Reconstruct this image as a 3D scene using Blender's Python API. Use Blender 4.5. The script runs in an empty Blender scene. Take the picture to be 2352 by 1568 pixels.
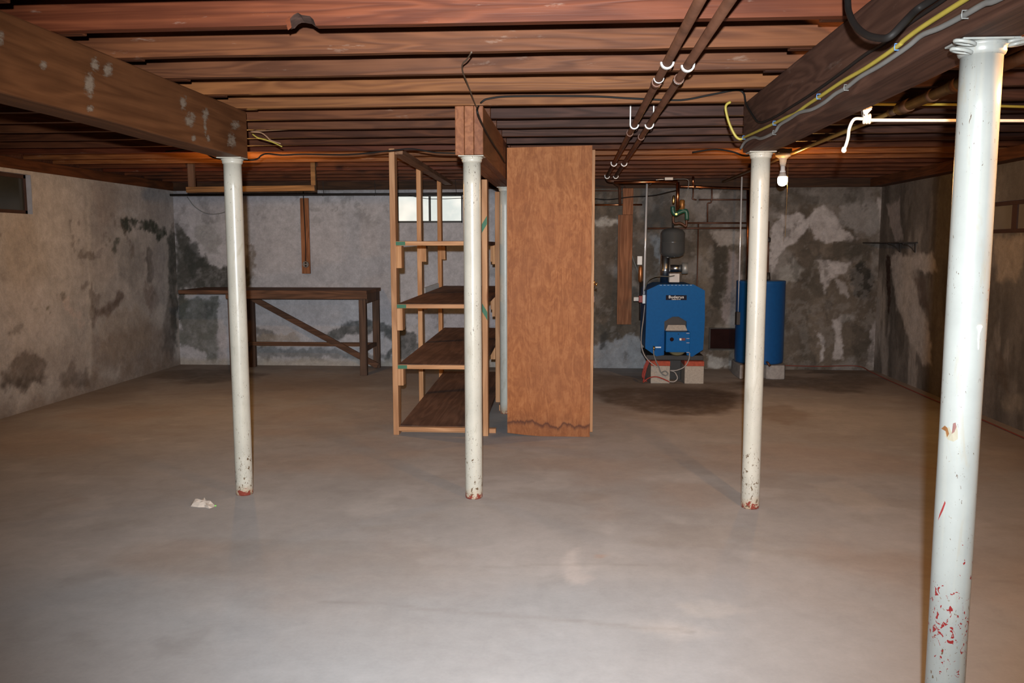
import bpy, math, random
import numpy as np
from mathutils import Vector, Matrix, Euler
R = math.radians
random.seed(7)
SC = bpy.context.scene
COL = SC.collection

# ------------------------------------------------------------------ camera
F_PX, YAW, PITCH, ROLL, CAM_H = 1950.6, -0.0683, 0.1117, -0.0012, 1.2969
_cy, _sy, _cp, _sp = math.cos(YAW), math.sin(YAW), math.cos(PITCH), math.sin(PITCH)
FW = Vector((_sy*_cp, _cy*_cp, -_sp))
RT0 = Vector((_cy, -_sy, 0))
UP0 = RT0.cross(FW)
RT = math.cos(ROLL)*RT0 + math.sin(ROLL)*UP0
UP = -math.sin(ROLL)*RT0 + math.cos(ROLL)*UP0
cd = bpy.data.cameras.new('camera'); cam = bpy.data.objects.new('camera', cd); COL.objects.link(cam)
cd.sensor_fit = 'HORIZONTAL'; cd.sensor_width = 36.0; cd.lens = F_PX/2352*36.0; cd.clip_start = 0.05
M = Matrix.Identity(4)
for i in range(3):
    M[i][0] = RT[i]; M[i][1] = UP[i]; M[i][2] = -FW[i]
M[0][3], M[1][3], M[2][3] = 0, 0, CAM_H
cam.matrix_world = M
SC.camera = cam

def U(x, y, X=None, Y=None, Z=None):
    """point of the photograph (2352 x 1568) on a plane of the room"""
    d = FW + RT*((x-1176)/F_PX) - UP*((y-784)/F_PX)
    if X is not None: t = X/d.x
    elif Y is not None: t = Y/d.y
    else: t = (Z-CAM_H)/d.z
    return Vector((0, 0, CAM_H)) + d*t

# ------------------------------------------------------------------ light, world, exposure
SC.view_settings.view_transform = 'Standard'; SC.view_settings.look = 'None'
SC.view_settings.exposure = 0.0; SC.view_settings.gamma = 1.0; SC.view_settings.use_curve_mapping = False
w = bpy.data.worlds.new('world'); SC.world = w; w.use_nodes = True
w.node_tree.nodes['Background'].inputs[0].default_value = (0.55, 0.65, 0.8, 1)
w.node_tree.nodes['Background'].inputs[1].default_value = 0.35
FLASH_W = 1240.0
fl = bpy.data.lights.new('camera_flash', 'SPOT'); fl.energy = FLASH_W; fl.color = (0.93, 0.97, 1.0)
fl.spot_size = R(81); fl.spot_blend = 1.0; fl.shadow_soft_size = 0.018
flo = bpy.data.objects.new('camera_flash', fl); COL.objects.link(flo)
flo.location = (0.0, -0.13, CAM_H+0.115)
aim = FW.copy(); flo.rotation_euler = aim.to_track_quat('-Z', 'Y').to_euler()
BULB_COL = (1.0, 0.50, 0.13)
BULB_E = 600.0
SC.cycles.max_bounces = 6; SC.cycles.diffuse_bounces = 4
SC.cycles.sample_clamp_indirect = 6.0

# ------------------------------------------------------------------ helpers
class MB:
    def __init__(s): s.v = []; s.f = []
    def add(s, v, f):
        o = len(s.v); s.v += [tuple(p) for p in v]; s.f += [tuple(i+o for i in q) for q in f]; return s
    def box(s, x0, x1, y0, y1, z0, z1):
        return s.add([(x0,y0,z0),(x1,y0,z0),(x1,y1,z0),(x0,y1,z0),(x0,y0,z1),(x1,y0,z1),(x1,y1,z1),(x0,y1,z1)],
                     [(0,3,2,1),(4,5,6,7),(0,1,5,4),(1,2,6,5),(2,3,7,6),(3,0,4,7)])
    def bar(s, a, b, w, h, up=(0,0,1)):
        a, b = Vector(a), Vector(b); d = (b-a).normalized(); up = Vector(up)
        sx = d.cross(up).normalized(); sz = sx.cross(d).normalized()
        v = []
        for p in (a, b):
            for i, j in ((-1,-1),(1,-1),(1,1),(-1,1)): v.append(p + sx*(i*w/2) + sz*(j*h/2))
        return s.add(v, [(0,1,2,3),(7,6,5,4),(0,4,5,1),(1,5,6,2),(2,6,7,3),(3,7,4,0)])
    def tube(s, pts, r, seg=10, cap=True):
        pts = [Vector(p) for p in pts]; n = len(pts)
        rs = r if isinstance(r, (list, tuple)) else [r]*n
        T = []
        for i in range(n):
            a = pts[max(i-1, 0)]; b = pts[min(i+1, n-1)]; T.append((b-a).normalized())
        ref = Vector((0,0,1)) if abs(T[0].z) < .9 else Vector((1,0,0))
        nrm = T[0].cross(ref).normalized()
        v = []; f = []
        for i in range(n):
            nrm = (nrm - T[i]*nrm.dot(T[i])).normalized(); bn = T[i].cross(nrm)
            for k in range(seg):
                a = 2*math.pi*k/seg
                v.append(pts[i] + (nrm*math.cos(a) + bn*math.sin(a))*rs[i])
        for i in range(n-1):
            for k in range(seg):
                k2 = (k+1) % seg
                f.append((i*seg+k, i*seg+k2, (i+1)*seg+k2, (i+1)*seg+k))
        if cap:
            f.append(tuple(range(seg-1, -1, -1))); f.append(tuple((n-1)*seg+k for k in range(seg)))
        return s.add(v, f)
    def lathe(s, prof, c, axis='Z', seg=24):
        """prof: (r, h) pairs along the axis from c"""
        v = []; f = []; n = len(prof)
        for r, h in prof:
            for k in range(seg):
                a = 2*math.pi*k/seg; p, q = r*math.cos(a), r*math.sin(a)
                if axis == 'Z': v.append((c[0]+p, c[1]+q, c[2]+h))
                elif axis == 'X': v.append((c[0]+h, c[1]+p, c[2]+q))
                else: v.append((c[0]+q, c[1]+h, c[2]+p))
        for i in range(n-1):
            for k in range(seg):
                k2 = (k+1) % seg; f.append((i*seg+k, i*seg+k2, (i+1)*seg+k2, (i+1)*seg+k))
        f.append(tuple(range(seg-1, -1, -1))); f.append(tuple((n-1)*seg+k for k in range(seg)))
        return s.add(v, f)
    def prism(s, poly, y0, y1):
        """poly of (x, z) extruded along y"""
        n = len(poly)
        v = [(x, y0, z) for x, z in poly] + [(x, y1, z) for x, z in poly]
        f = [tuple(range(n)), tuple(range(2*n-1, n-1, -1))]
        for i in range(n):
            j = (i+1) % n; f.append((i, i+n, j+n, j))
        return s.add(v, f)

def smooth(pts, n=6):
    pts = [Vector(p) for p in pts]; out = []
    P = [pts[0]*2-pts[1]] + pts + [pts[-1]*2-pts[-2]]
    for i in range(1, len(P)-2):
        for k in range(n):
            t = k/n; a, b, c, d = P[i-1], P[i], P[i+1], P[i+2]
            out.append(0.5*((2*b)+(c-a)*t+(2*a-5*b+4*c-d)*t*t+(3*b-a-3*c+d)*t**3))
    out.append(pts[-1]); return out

def obj(name, mb, mat, parent=None, sm=False, bevel=0.0, label=None):
    me = bpy.data.meshes.new(name); me.from_pydata(mb.v, [], mb.f); me.validate(); me.update()
    if sm: me.polygons.foreach_set('use_smooth', [len(p.vertices) == 4 for p in me.polygons])
    me.materials.append(mat)
    o = bpy.data.objects.new(name, me); COL.objects.link(o)
    if parent is not None:
        o.parent = parent; o.matrix_parent_inverse = Matrix.Translation(-parent.location) if parent.type == 'EMPTY' else Matrix.Identity(4)
    if bevel:
        m = o.modifiers.new('bevel', 'BEVEL'); m.width = bevel; m.segments = 2; m.limit_method = 'ANGLE'
    if label: o['label'] = label
    return o
def thing(name, label, cat, loc=(0,0,0), group=None):
    o = bpy.data.objects.new(name, None); COL.objects.link(o); o.location = loc; o.empty_display_size = .1
    o['label'] = label; o['category'] = cat
    if group: o['group'] = group
    return o
def tag(o, label, cat, group=None):
    o['label'] = label; o['category'] = cat
    if group: o['group'] = group
    return o
def struct(o): o['kind'] = 'structure'; return o

# ------------------------------------------------------------------ materials
def newmat(name):
    m = bpy.data.materials.new(name); m.use_nodes = True
    nt = m.node_tree; return m, nt, nt.nodes['Principled BSDF']
def N(nt, t, **k):
    n = nt.nodes.new(t)
    for a, b in k.items(): setattr(n, a, b)
    return n
def L(nt, a, b): nt.links.new(a, b)
def ramp(nt, fac, stops):
    r = N(nt, 'ShaderNodeValToRGB'); e = r.color_ramp.elements
    while len(e) < len(stops): e.new(0.5)
    for i, (p, c) in enumerate(stops):
        e[i].position = p; e[i].color = (*c, 1) if len(c) == 3 else c
    L(nt, fac, r.inputs[0]); return r.outputs[0]
def mixc(nt, fac, a, b, mode='MIX'):
    m = N(nt, 'ShaderNodeMix', data_type='RGBA', blend_type=mode)
    for s, v in ((m.inputs[0], fac), (m.inputs[6], a), (m.inputs[7], b)):
        if isinstance(v, (int, float)): s.default_value = v
        elif isinstance(v, tuple): s.default_value = (*v, 1)
        else: L(nt, v, s)
    return m.outputs[2]
def math_(nt, op, a, b=0.0, clamp=False):
    m = N(nt, 'ShaderNodeMath', operation=op, use_clamp=clamp)
    for s, v in ((m.inputs[0], a), (m.inputs[1], b)):
        if isinstance(v, (int, float)): s.default_value = v
        else: L(nt, v, s)
    return m.outputs[0]
def coords(nt, scale=(1,1,1), rnd=True):
    tc = N(nt, 'ShaderNodeTexCoord'); out = tc.outputs['Object']
    if rnd:
        oi = N(nt, 'ShaderNodeObjectInfo'); vm = N(nt, 'ShaderNodeVectorMath', operation='SCALE')
        vm.inputs[0].default_value = (13.7, 27.1, 41.3); L(nt, oi.outputs['Random'], vm.inputs['Scale'])
        va = N(nt, 'ShaderNodeVectorMath', operation='ADD'); L(nt, out, va.inputs[0]); L(nt, vm.outputs[0], va.inputs[1]); out = va.outputs[0]
    mp = N(nt, 'ShaderNodeMapping'); mp.inputs['Scale'].default_value = scale; L(nt, out, mp.inputs['Vector'])
    return mp.outputs[0], out
def noise(nt, vec, scale, detail=4, rough=.5, dist=0.0):
    n = N(nt, 'ShaderNodeTexNoise'); n.inputs['Scale'].default_value = scale; n.inputs['Detail'].default_value = detail
    n.inputs['Roughness'].default_value = rough; n.inputs['Distortion'].default_value = dist; L(nt, vec, n.inputs['Vector'])
    return n.outputs['Fac']
def bump(nt, bs, h, strength, dist=0.01):
    b = N(nt, 'ShaderNodeBump'); b.inputs['Strength'].default_value = strength; b.inputs['Distance'].default_value = dist
    L(nt, h, b.inputs['Height']); L(nt, b.outputs[0], bs.inputs['Normal'])

def wood(name, dark, light, axis=0, rough=.7, knot=.6, figure=14, blotch=.5, knotcol=None, chalk=0.0):
    m, nt, bs = newmat(name)
    sc = [9.0, 9.0, 9.0]; sc[axis] = .8
    vec, raw = coords(nt, tuple(sc))
    n1 = noise(nt, vec, 1.0, 3, .5, .6)
    s = math_(nt, 'SINE', math_(nt, 'MULTIPLY', n1, figure*6.28))
    s = math_(nt, 'MULTIPLY_ADD', s, .5); nt.nodes[-1].inputs[2].default_value = .5
    sc2 = [90.0]*3; sc2[axis] = 3.0
    v2, _ = coords(nt, tuple(sc2)); fine = noise(nt, v2, 1.0, 4, .6)
    f = math_(nt, 'ADD', math_(nt, 'MULTIPLY', s, .38), math_(nt, 'MULTIPLY', fine, .62))
    c = ramp(nt, f, [(.22, dark), (.78, light)])
    v3, _ = coords(nt, (1,1,1)); b3 = noise(nt, v3, 2.2, 3, .6)
    c = mixc(nt, ramp(nt, b3, [(.38, (0,0,0)), (.68, (blotch,)*3)]), c, tuple(x*.55 for x in dark))
    oi = N(nt, 'ShaderNodeObjectInfo')
    c = mixc(nt, 1.0, c, ramp(nt, oi.outputs['Random'], [(0, (.78,.72,.70)), (.5, (1,1,1)), (1, (1.0,.92,.80))]), 'MULTIPLY')
    if knot:
        sk = [3.2]*3; sk[axis] = 1.5
        vk, _ = coords(nt, tuple(sk)); vo = N(nt, 'ShaderNodeTexVoronoi'); vo.inputs['Scale'].default_value = 1.0; L(nt, vk, vo.inputs['Vector'])
        k = ramp(nt, vo.outputs['Distance'], [(.03, (knot,)*3), (.075, (knot*.45,)*3), (.11, (0,0,0))])
        c = mixc(nt, k, c, knotcol or tuple(x*.3 for x in dark))
    if chalk:
        v4, _ = coords(nt, (3,3,14)); ch = noise(nt, v4, 1.3, 6, .7)
        c = mixc(nt, ramp(nt, ch, [(.62, (0,0,0)), (.74, (chalk,)*3)]), c, (.62,.52,.42))
    L(nt, c, bs.inputs['Base Color']); bs.inputs['Roughness'].default_value = rough; bs.inputs['Specular IOR Level'].default_value = .22
    bump(nt, bs, f, .25, .004); return m

def plain(name, col, rough=.5, metal=0.0, var=.15, vscale=8, spec=.5, coat=0.0):
    m, nt, bs = newmat(name)
    vec, _ = coords(nt, (1,1,1)); n = noise(nt, vec, vscale, 5, .6)
    c = ramp(nt, n, [(.3, tuple(x*(1-var) for x in col)), (.7, tuple(min(1, x*(1+var*.6)) for x in col))])
    L(nt, c, bs.inputs['Base Color']); bs.inputs['Roughness'].default_value = rough; bs.inputs['Metallic'].default_value = metal
    bs.inputs['Specular IOR Level'].default_value = spec; bs.inputs['Coat Weight'].default_value = coat
    return m
def emis(name, col, e):
    m, nt, bs = newmat(name); bs.inputs['Base Color'].default_value = (*col, 1)
    bs.inputs['Emission Color'].default_value = (*col, 1); bs.inputs['Emission Strength'].default_value = e; return m

def painted_post(name, base, chips_lo, red_lo, yellow_lo, dens=1.0, redcol=(.30,.035,.03), band=None, flank=None):
    """white gloss paint on a steel column; chips grow towards the foot"""
    m, nt, bs = newmat(name)
    vec, raw = coords(nt, (1,1,1), rnd=False)
    sx = N(nt, 'ShaderNodeSeparateXYZ'); L(nt, raw, sx.inputs[0]); z = sx.outputs[2]
    c = ramp(nt, noise(nt, vec, 5, 5, .65), [(.35, tuple(x*.86 for x in base)), (.65, base)])
    vs, _ = coords(nt, (40,40,1.6), rnd=False)
    c = mixc(nt, ramp(nt, noise(nt, vs, 1.0, 4), [(.5, (0,0,0)), (.75, (.25,.25,.25))]), c, (.52,.47,.36))
    # foot stain
    ft = ramp(nt, math_(nt, 'ADD', z, math_(nt, 'MULTIPLY', noise(nt, vec, 14, 4), .10)), [(.0, (1,1,1)), (yellow_lo, (.75,)*3), (yellow_lo*1.9+.02, (0,0,0))])
    c = mixc(nt, ft, c, (.42,.27,.15))
    # small chips, dark
    zf = ramp(nt, z, [(0, (1,1,1)), (chips_lo, (.45,)*3), (1.0, (.12,)*3)])
    v1, _ = coords(nt, (60,60,38), rnd=False); n1 = noise(nt, v1, 1.0, 3, .6, .8)
    t = math_(nt, 'SUBTRACT', .80, math_(nt, 'MULTIPLY', zf, .14*dens))
    chip = math_(nt, 'GREATER_THAN', n1, t)
    c = mixc(nt, chip, c, (.13,.085,.05))
    # dashes
    v2, _ = coords(nt, (110,110,60), rnd=False); n2 = noise(nt, v2, 1.0, 2, .5, 1.5)
    chip2 = math_(nt, 'GREATER_THAN', n2, math_(nt, 'SUBTRACT', .80, math_(nt, 'MULTIPLY', zf, .10*dens)))
    c = mixc(nt, math_(nt, 'MULTIPLY', chip2, .8), c, (.20,.16,.11))
    # scuffs and grime
    v6, _ = coords(nt, (16,16,4), rnd=False); n6 = noise(nt, v6, 1.0, 8, .75, 1.0)
    c = mixc(nt, ramp(nt, n6, [(.56, (0,0,0)), (.66, (.40,)*3)]), c, (.30,.26,.19))
    v7, _ = coords(nt, (150,150,45), rnd=False); n7 = noise(nt, v7, 1.0, 2, .5, 2.0)
    v8, _ = coords(nt, (9,9,6), rnd=False); n8 = noise(nt, v8, 1.0, 2)
    c = mixc(nt, math_(nt, 'GREATER_THAN', math_(nt, 'ADD', n7, math_(nt, 'MULTIPLY', n8, .25)), .84), c, (.11,.08,.06))
    # red primer
    v3, _ = coords(nt, (75,75,55) if band else (42,42,34), rnd=False); n3 = noise(nt, v3, 1.0, 3, .6, .9)
    if band:
        rz = ramp(nt, z, [(0, (.35,)*3), (band[0], (.55,)*3), ((band[0]+band[1])/2, (1,1,1)), (band[1], (.35,)*3), (min(.95, band[1]+.35), (.1,)*3)])
        th = math_(nt, 'SUBTRACT', .80, math_(nt, 'MULTIPLY', rz, .215))
    else:
        rz = ramp(nt, z, [(0, (1,1,1)), (red_lo, (.8,)*3), (red_lo*2+.01, (0,0,0))])
        th = math_(nt, 'SUBTRACT', .85, math_(nt, 'MULTIPLY', rz, .38))
    red = math_(nt, 'GREATER_THAN', n3, th)
    if flank:
        fx = ramp(nt, math_(nt, 'SUBTRACT', sx.outputs[0], flank-.5), [(.50, (0,0,0)), (.515, (1,1,1))])
        fz = ramp(nt, z, [(.98, (0,0,0)), (1.0, (0,0,0))]) if 0 else ramp(nt, math_(nt, 'MULTIPLY', z, .6), [(.58, (0,0,0)), (.64, (1,1,1)), (.74, (1,1,1)), (.80, (0,0,0))])
        fl_ = math_(nt, 'MULTIPLY', fx, fz)
        red2 = math_(nt, 'GREATER_THAN', n3, math_(nt, 'SUBTRACT', .80, math_(nt, 'MULTIPLY', fl_, .20)))
        c = mixc(nt, red2, c, (.27,.10,.06))
    c = mixc(nt, red, c, redcol)
    L(nt, c, bs.inputs['Base Color']); bs.inputs['Roughness'].default_value = .33; bs.inputs['Specular IOR Level'].default_value = .4
    vb, _ = coords(nt, (6,6,3), rnd=False); bump(nt, bs, noise(nt, vb, 2.0, 3), .15, .006)
    return m

# attribute driven surface for walls / floor
def attr_mat(name, rough=.9, bs_=.35, scale=1.0, amt=1.0):
    m, nt, bs = newmat(name)
    at = N(nt, 'ShaderNodeAttribute'); at.attribute_name = 'Col'
    vec, _ = coords(nt, (1,1,1), rnd=False)
    n = noise(nt, vec, 22*scale, 8, .65); n2 = noise(nt, vec, 95*scale, 4, .6)
    n0 = noise(nt, vec, 7*scale, 7, .7, .6)
    c0 = mixc(nt, 1.0, at.outputs['Color'], ramp(nt, n0, [(.34, (1-.13*amt,)*3), (.66, (1+.08*amt,)*3)]), 'MULTIPLY')
    c = mixc(nt, 1.0, c0, ramp(nt, n, [(.3, (1-.12*amt,)*3), (.7, (1+.08*amt,)*3)]), 'MULTIPLY')
    c = mixc(nt, 1.0, c, ramp(nt, n2, [(.3, (1-.07*amt,)*3), (.7, (1+.05*amt,)*3)]), 'MULTIPLY')
    L(nt, c, bs.inputs['Base Color']); bs.inputs['Roughness'].default_value = rough; bs.inputs['Specular IOR Level'].default_value = .3
    bump(nt, bs, math_(nt, 'ADD', n, math_(nt, 'MULTIPLY', n2, .4)), bs_, .012); return m

M_RED = wood('fir_joist_red', (.082,.019,.007), (.175,.047,.018), 0, .55, .7, 7, .45, chalk=.30)
M_BRN = wood('fir_joist_brown', (.080,.026,.010), (.165,.060,.024), 0, .6, .8, 9, .4, chalk=.22)
M_TAN = wood('fir_joist_tan', (.125,.045,.015), (.235,.096,.034), 0, .6, .9, 8, .3, chalk=.18)
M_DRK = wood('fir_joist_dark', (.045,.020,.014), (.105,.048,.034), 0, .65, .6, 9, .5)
M_DEEP = wood('fir_joist_deep', (.060,.018,.007), (.130,.042,.016), 0, .65, .6, 9, .45)  # darker joist copy; puts the dimness of far and side bays into colour
M_BEAM = wood('fir_beam', (.095,.036,.014), (.165,.066,.027), 1, .6, .7, 5, .4)
M_BEAMR = wood('old_fir_beam', (.060,.026,.017), (.125,.060,.040), 1, .75, .5, 9, .45, chalk=.10)
M_BEAMM = wood('fir_beam_middle', (.19,.068,.030), (.31,.125,.058), 1, .6, .4, 6, .3)
M_PINE = wood('pine_stud', (.42,.205,.092), (.66,.37,.19), 2, .6, 1.0, 6, .2, knotcol=(.20,.06,.02))
M_PINEX = wood('pine_rail', (.40,.19,.085), (.62,.33,.165), 0, .6, 1.0, 6, .2, knotcol=(.20,.06,.02))
M_PINEY = wood('pine_runner', (.24,.12,.065), (.40,.22,.125), 1, .7, .8, 6, .3)
M_HUNG = wood('hung_lumber', (.11,.062,.028), (.24,.14,.065), 0, .7, .5, 6, .3)
M_SHELF = wood('shelf_plywood', (.15,.082,.058), (.26,.150,.108), 1, .7, .3, 5, .5)
M_BENCH = wood('bench_lumber', (.085,.045,.028), (.19,.095,.055), 0, .7, .4, 7, .4)
M_BENCHZ = wood('bench_leg', (.07,.042,.030), (.15,.088,.060), 2, .7, .4, 7, .4)
M_SILL = wood('sill_plate', (.065,.024,.010), (.135,.050,.020), 1, .7, .3, 7, .4)
M_SILLX = wood('sill_plate_back', (.035,.018,.010), (.08,.037,.018), 0, .7, .3, 7, .4)
M_BOARD = wood('wall_board', (.22,.085,.038), (.40,.175,.085), 2, .7, .6, 7, .4)
M_POSTN = painted_post('post_paint_near', (.325,.335,.315), .5, 0, .001, 1.5, (.22,.018,.018), band=(.22,.62), flank=.915)
M_POST = painted_post('post_paint', (.50,.47,.40), .45, .028, .05, 1.5, (.22,.045,.03))
M_POSTF = painted_post('post_paint_back', (.50,.50,.45), .3, .03, .06, .6, (.22,.06,.04))
M_COPPER = plain('copper', (.62,.25,.12), .28, 1.0, .45, 14)
M_COPPEROLD = plain('copper_old', (.12,.050,.028), .5, .35, .4, 10)
M_BRASS = plain('brass', (.72,.48,.18), .3, 1.0, .3)
M_STEEL = plain('galvanised_steel', (.62,.64,.66), .28, 1.0, .15)
M_WHITE = plain('white_plastic', (.82,.80,.76), .4, 0, .06)
M_CONDUIT = plain('conduit_glare_white', (.80,.80,.82), .25, .3, .08)  # near-white colour stands in for flash reflection on the pipes
M_BLACK = plain('black_rubber', (.014,.012,.011), .6, 0, .2, spec=.2)
M_IRON = plain('dark_iron', (.035,.028,.024), .55, .3, .3)
M_BLUE = plain('blue_enamel', (.002,.098,.31), .5, 0, .10, 40, spec=.12)
M_BLUET = plain('blue_tank_skin', (.008,.085,.27), .42, 0, .10, 30)
M_GREYTANK = plain('grey_tank', (.085,.088,.088), .25, .2, .12)
M_BLOCK = plain('cinder_block', (.42,.36,.30), .95, 0, .2, 60)
M_BRICK = plain('red_brick', (.40,.075,.04), .9, 0, .25, 40)
M_CONC = plain('rough_concrete', (.34,.31,.29), .95, 0, .3, 20)
M_YEL = plain('yellow_cable', (.46,.36,.06), .45, 0, .15)
M_GREY = plain('grey_cable', (.20,.20,.19), .5, 0, .15)
M_BLUEST = plain('blue_staple', (.12,.26,.55), .35, 0, .05)
M_REDC = plain('red_cord', (.34,.035,.02), .5, 0, .1)
M_ROPE = plain('cotton_rope', (.80,.70,.60), .9, 0, .12, 90)
M_PORC = plain('porcelain', (.55,.50,.44), .3, 0, .1)
M_GREENP = plain('green_paint', (.03,.14,.07), .6, 0, .1)
M_GREEN = plain('green_pump_paint', (.02,.10,.065), .4, 0, .2)
M_FRAME = plain('window_frame_paint', (.055,.025,.018), .6, 0, .3)
M_FRAMEG = plain('window_frame_black', (.018,.020,.018), .5, 0, .3)
M_PLASTER = plain('reveal_plaster', (.48,.46,.47), .9, 0, .15, 12)
M_RUG = plain('scrap', (.60,.50,.42), .9, 0, .15, 50)
M_MAROON = plain('iron_door_maroon', (.022,.007,.006), .8, 0, .3, spec=.1)

# ------------------------------------------------------------------ numpy painting
_rng = np.random.RandomState(3)
_TAB = _rng.rand(256, 256)
def vn(u, v, seed=0):
    u = u + seed*17.31; v = v + seed*9.77
    iu = np.floor(u).astype(int); iv = np.floor(v).astype(int); fu = u-iu; fv = v-iv
    fu = fu*fu*(3-2*fu); fv = fv*fv*(3-2*fv)
    g = lambda a, b: _TAB[a & 255, b & 255]
    return (g(iu,iv)*(1-fu)+g(iu+1,iv)*fu)*(1-fv) + (g(iu,iv+1)*(1-fu)+g(iu+1,iv+1)*fu)*fv
def fbm(u, v, s, seed=0, octv=5, rough=.55):
    a = 1.0; t = 0; tot = 0
    for o in range(octv):
        t = t + a*vn(u*s, v*s, seed+o*3); tot += a; a *= rough; s *= 2.03
    return t/tot
def sstep(x, a, b):
    t = np.clip((x-a)/(b-a), 0, 1); return t*t*(3-2*t)
def polymask(u, v, poly, soft=.04, warp=.06, ws=6.0, seed=0):
    """soft inside-mask of a polygon with a ragged edge"""
    wu = u + (fbm(u, v, ws, seed+40)-.5)*2*warp; wv = v + (fbm(u, v, ws, seed+60)-.5)*2*warp
    d = np.full(u.shape, 1e9); ins = np.zeros(u.shape, bool); n = len(poly)
    for i in range(n):
        ax, ay = poly[i]; bx, by = poly[(i+1) % n]
        ex, ey = bx-ax, by-ay; L2 = ex*ex+ey*ey+1e-12
        t = np.clip(((wu-ax)*ex+(wv-ay)*ey)/L2, 0, 1)
        d = np.minimum(d, np.hypot(wu-ax-ex*t, wv-ay-ey*t))
        c = ((ay > wv) != (by > wv)) & (wu < (bx-ax)*(wv-ay)/((by-ay)+1e-12)+ax)
        ins ^= c
    sd = np.where(ins, d, -d)
    return sstep(sd + (fbm(u, v, 28, seed+5, 3)-.5)*.05, -soft, soft)*(.50+.85*fbm(u, v, 17, seed+7, 4, .7)).clip(0, 1)
def grid_obj(name, us, vs, place, colour, mat, holes=(), relief=None):
    """place(u, v, h) -> xyz arrays; colour(u, v) -> (n, 3)"""
    Ug, Vg = np.meshgrid(us, vs); nu, nv = len(us), len(vs)
    h = relief(Ug, Vg) if relief is not None else np.zeros_like(Ug)
    X, Y, Z = place(Ug, Vg, h)
    co = np.stack([X, Y, Z], -1).reshape(-1, 3)
    i, j = np.meshgrid(np.arange(nu-1), np.arange(nv-1)); i = i.ravel(); j = j.ravel()
    um = (us[i]+us[i+1])/2; vm = (vs[j]+vs[j+1])/2; keep = np.ones(i.shape, bool)
    for (a, b, c, d) in holes: keep &= ~((um > a) & (um < b) & (vm > c) & (vm < d))
    i = i[keep]; j = j[keep]
    q = np.stack([j*nu+i, j*nu+i+1, (j+1)*nu+i+1, (j+1)*nu+i], -1)
    me = bpy.data.meshes.new(name)
    me.vertices.add(len(co)); me.vertices.foreach_set('co', co.ravel().astype(np.float32))
    me.loops.add(q.size); me.loops.foreach_set('vertex_index', q.ravel().astype(np.int32))
    me.polygons.add(len(q)); me.polygons.foreach_set('loop_start', np.arange(0, q.size, 4, dtype=np.int32))
    me.update(calc_edges=True); me.validate()
    me.polygons.foreach_set('use_smooth', np.ones(len(me.polygons), bool))
    c = np.clip(colour(Ug.ravel(), Vg.ravel()), 0, 1)
    ca = me.color_attributes.new('Col', 'FLOAT_COLOR', 'POINT')
    ca.data.foreach_set('color', np.concatenate([c, np.ones((len(c), 1))], 1).ravel().astype(np.float32))
    me.materials.append(mat)
    o = bpy.data.objects.new(name, me); COL.objects.link(o); return struct(o)
def lines(a, b, step, extra=()):
    g = np.arange(a, b, step); return np.unique(np.round(np.concatenate([g, [b], list(extra)]), 5))
def blend(c, m, col, k=1.0):
    m = (m*k)[:, None]; return c*(1-m) + np.array(col)*m

XL, XR, YB, YF, ZT = -4.30, 3.18, 9.05, -2.6, 1.895
JZ, JH = 1.98, 0.185
# window openings: (lo, hi, z0, z1)
WINB = (-1.86, -1.145, 1.545, 1.845)
WINL = (5.55, 6.60, 1.555, 1.865)
WINR = (5.44, 6.86, 1.388, 1.621)

def P2(pts, **k):
    out = []
    for x, y in pts:
        p = U(x, y, **k)
        out.append((p.x, p.z) if 'Y' in k else ((p.y, p.z) if 'X' in k else (p.x, p.y)))
    return out

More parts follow.
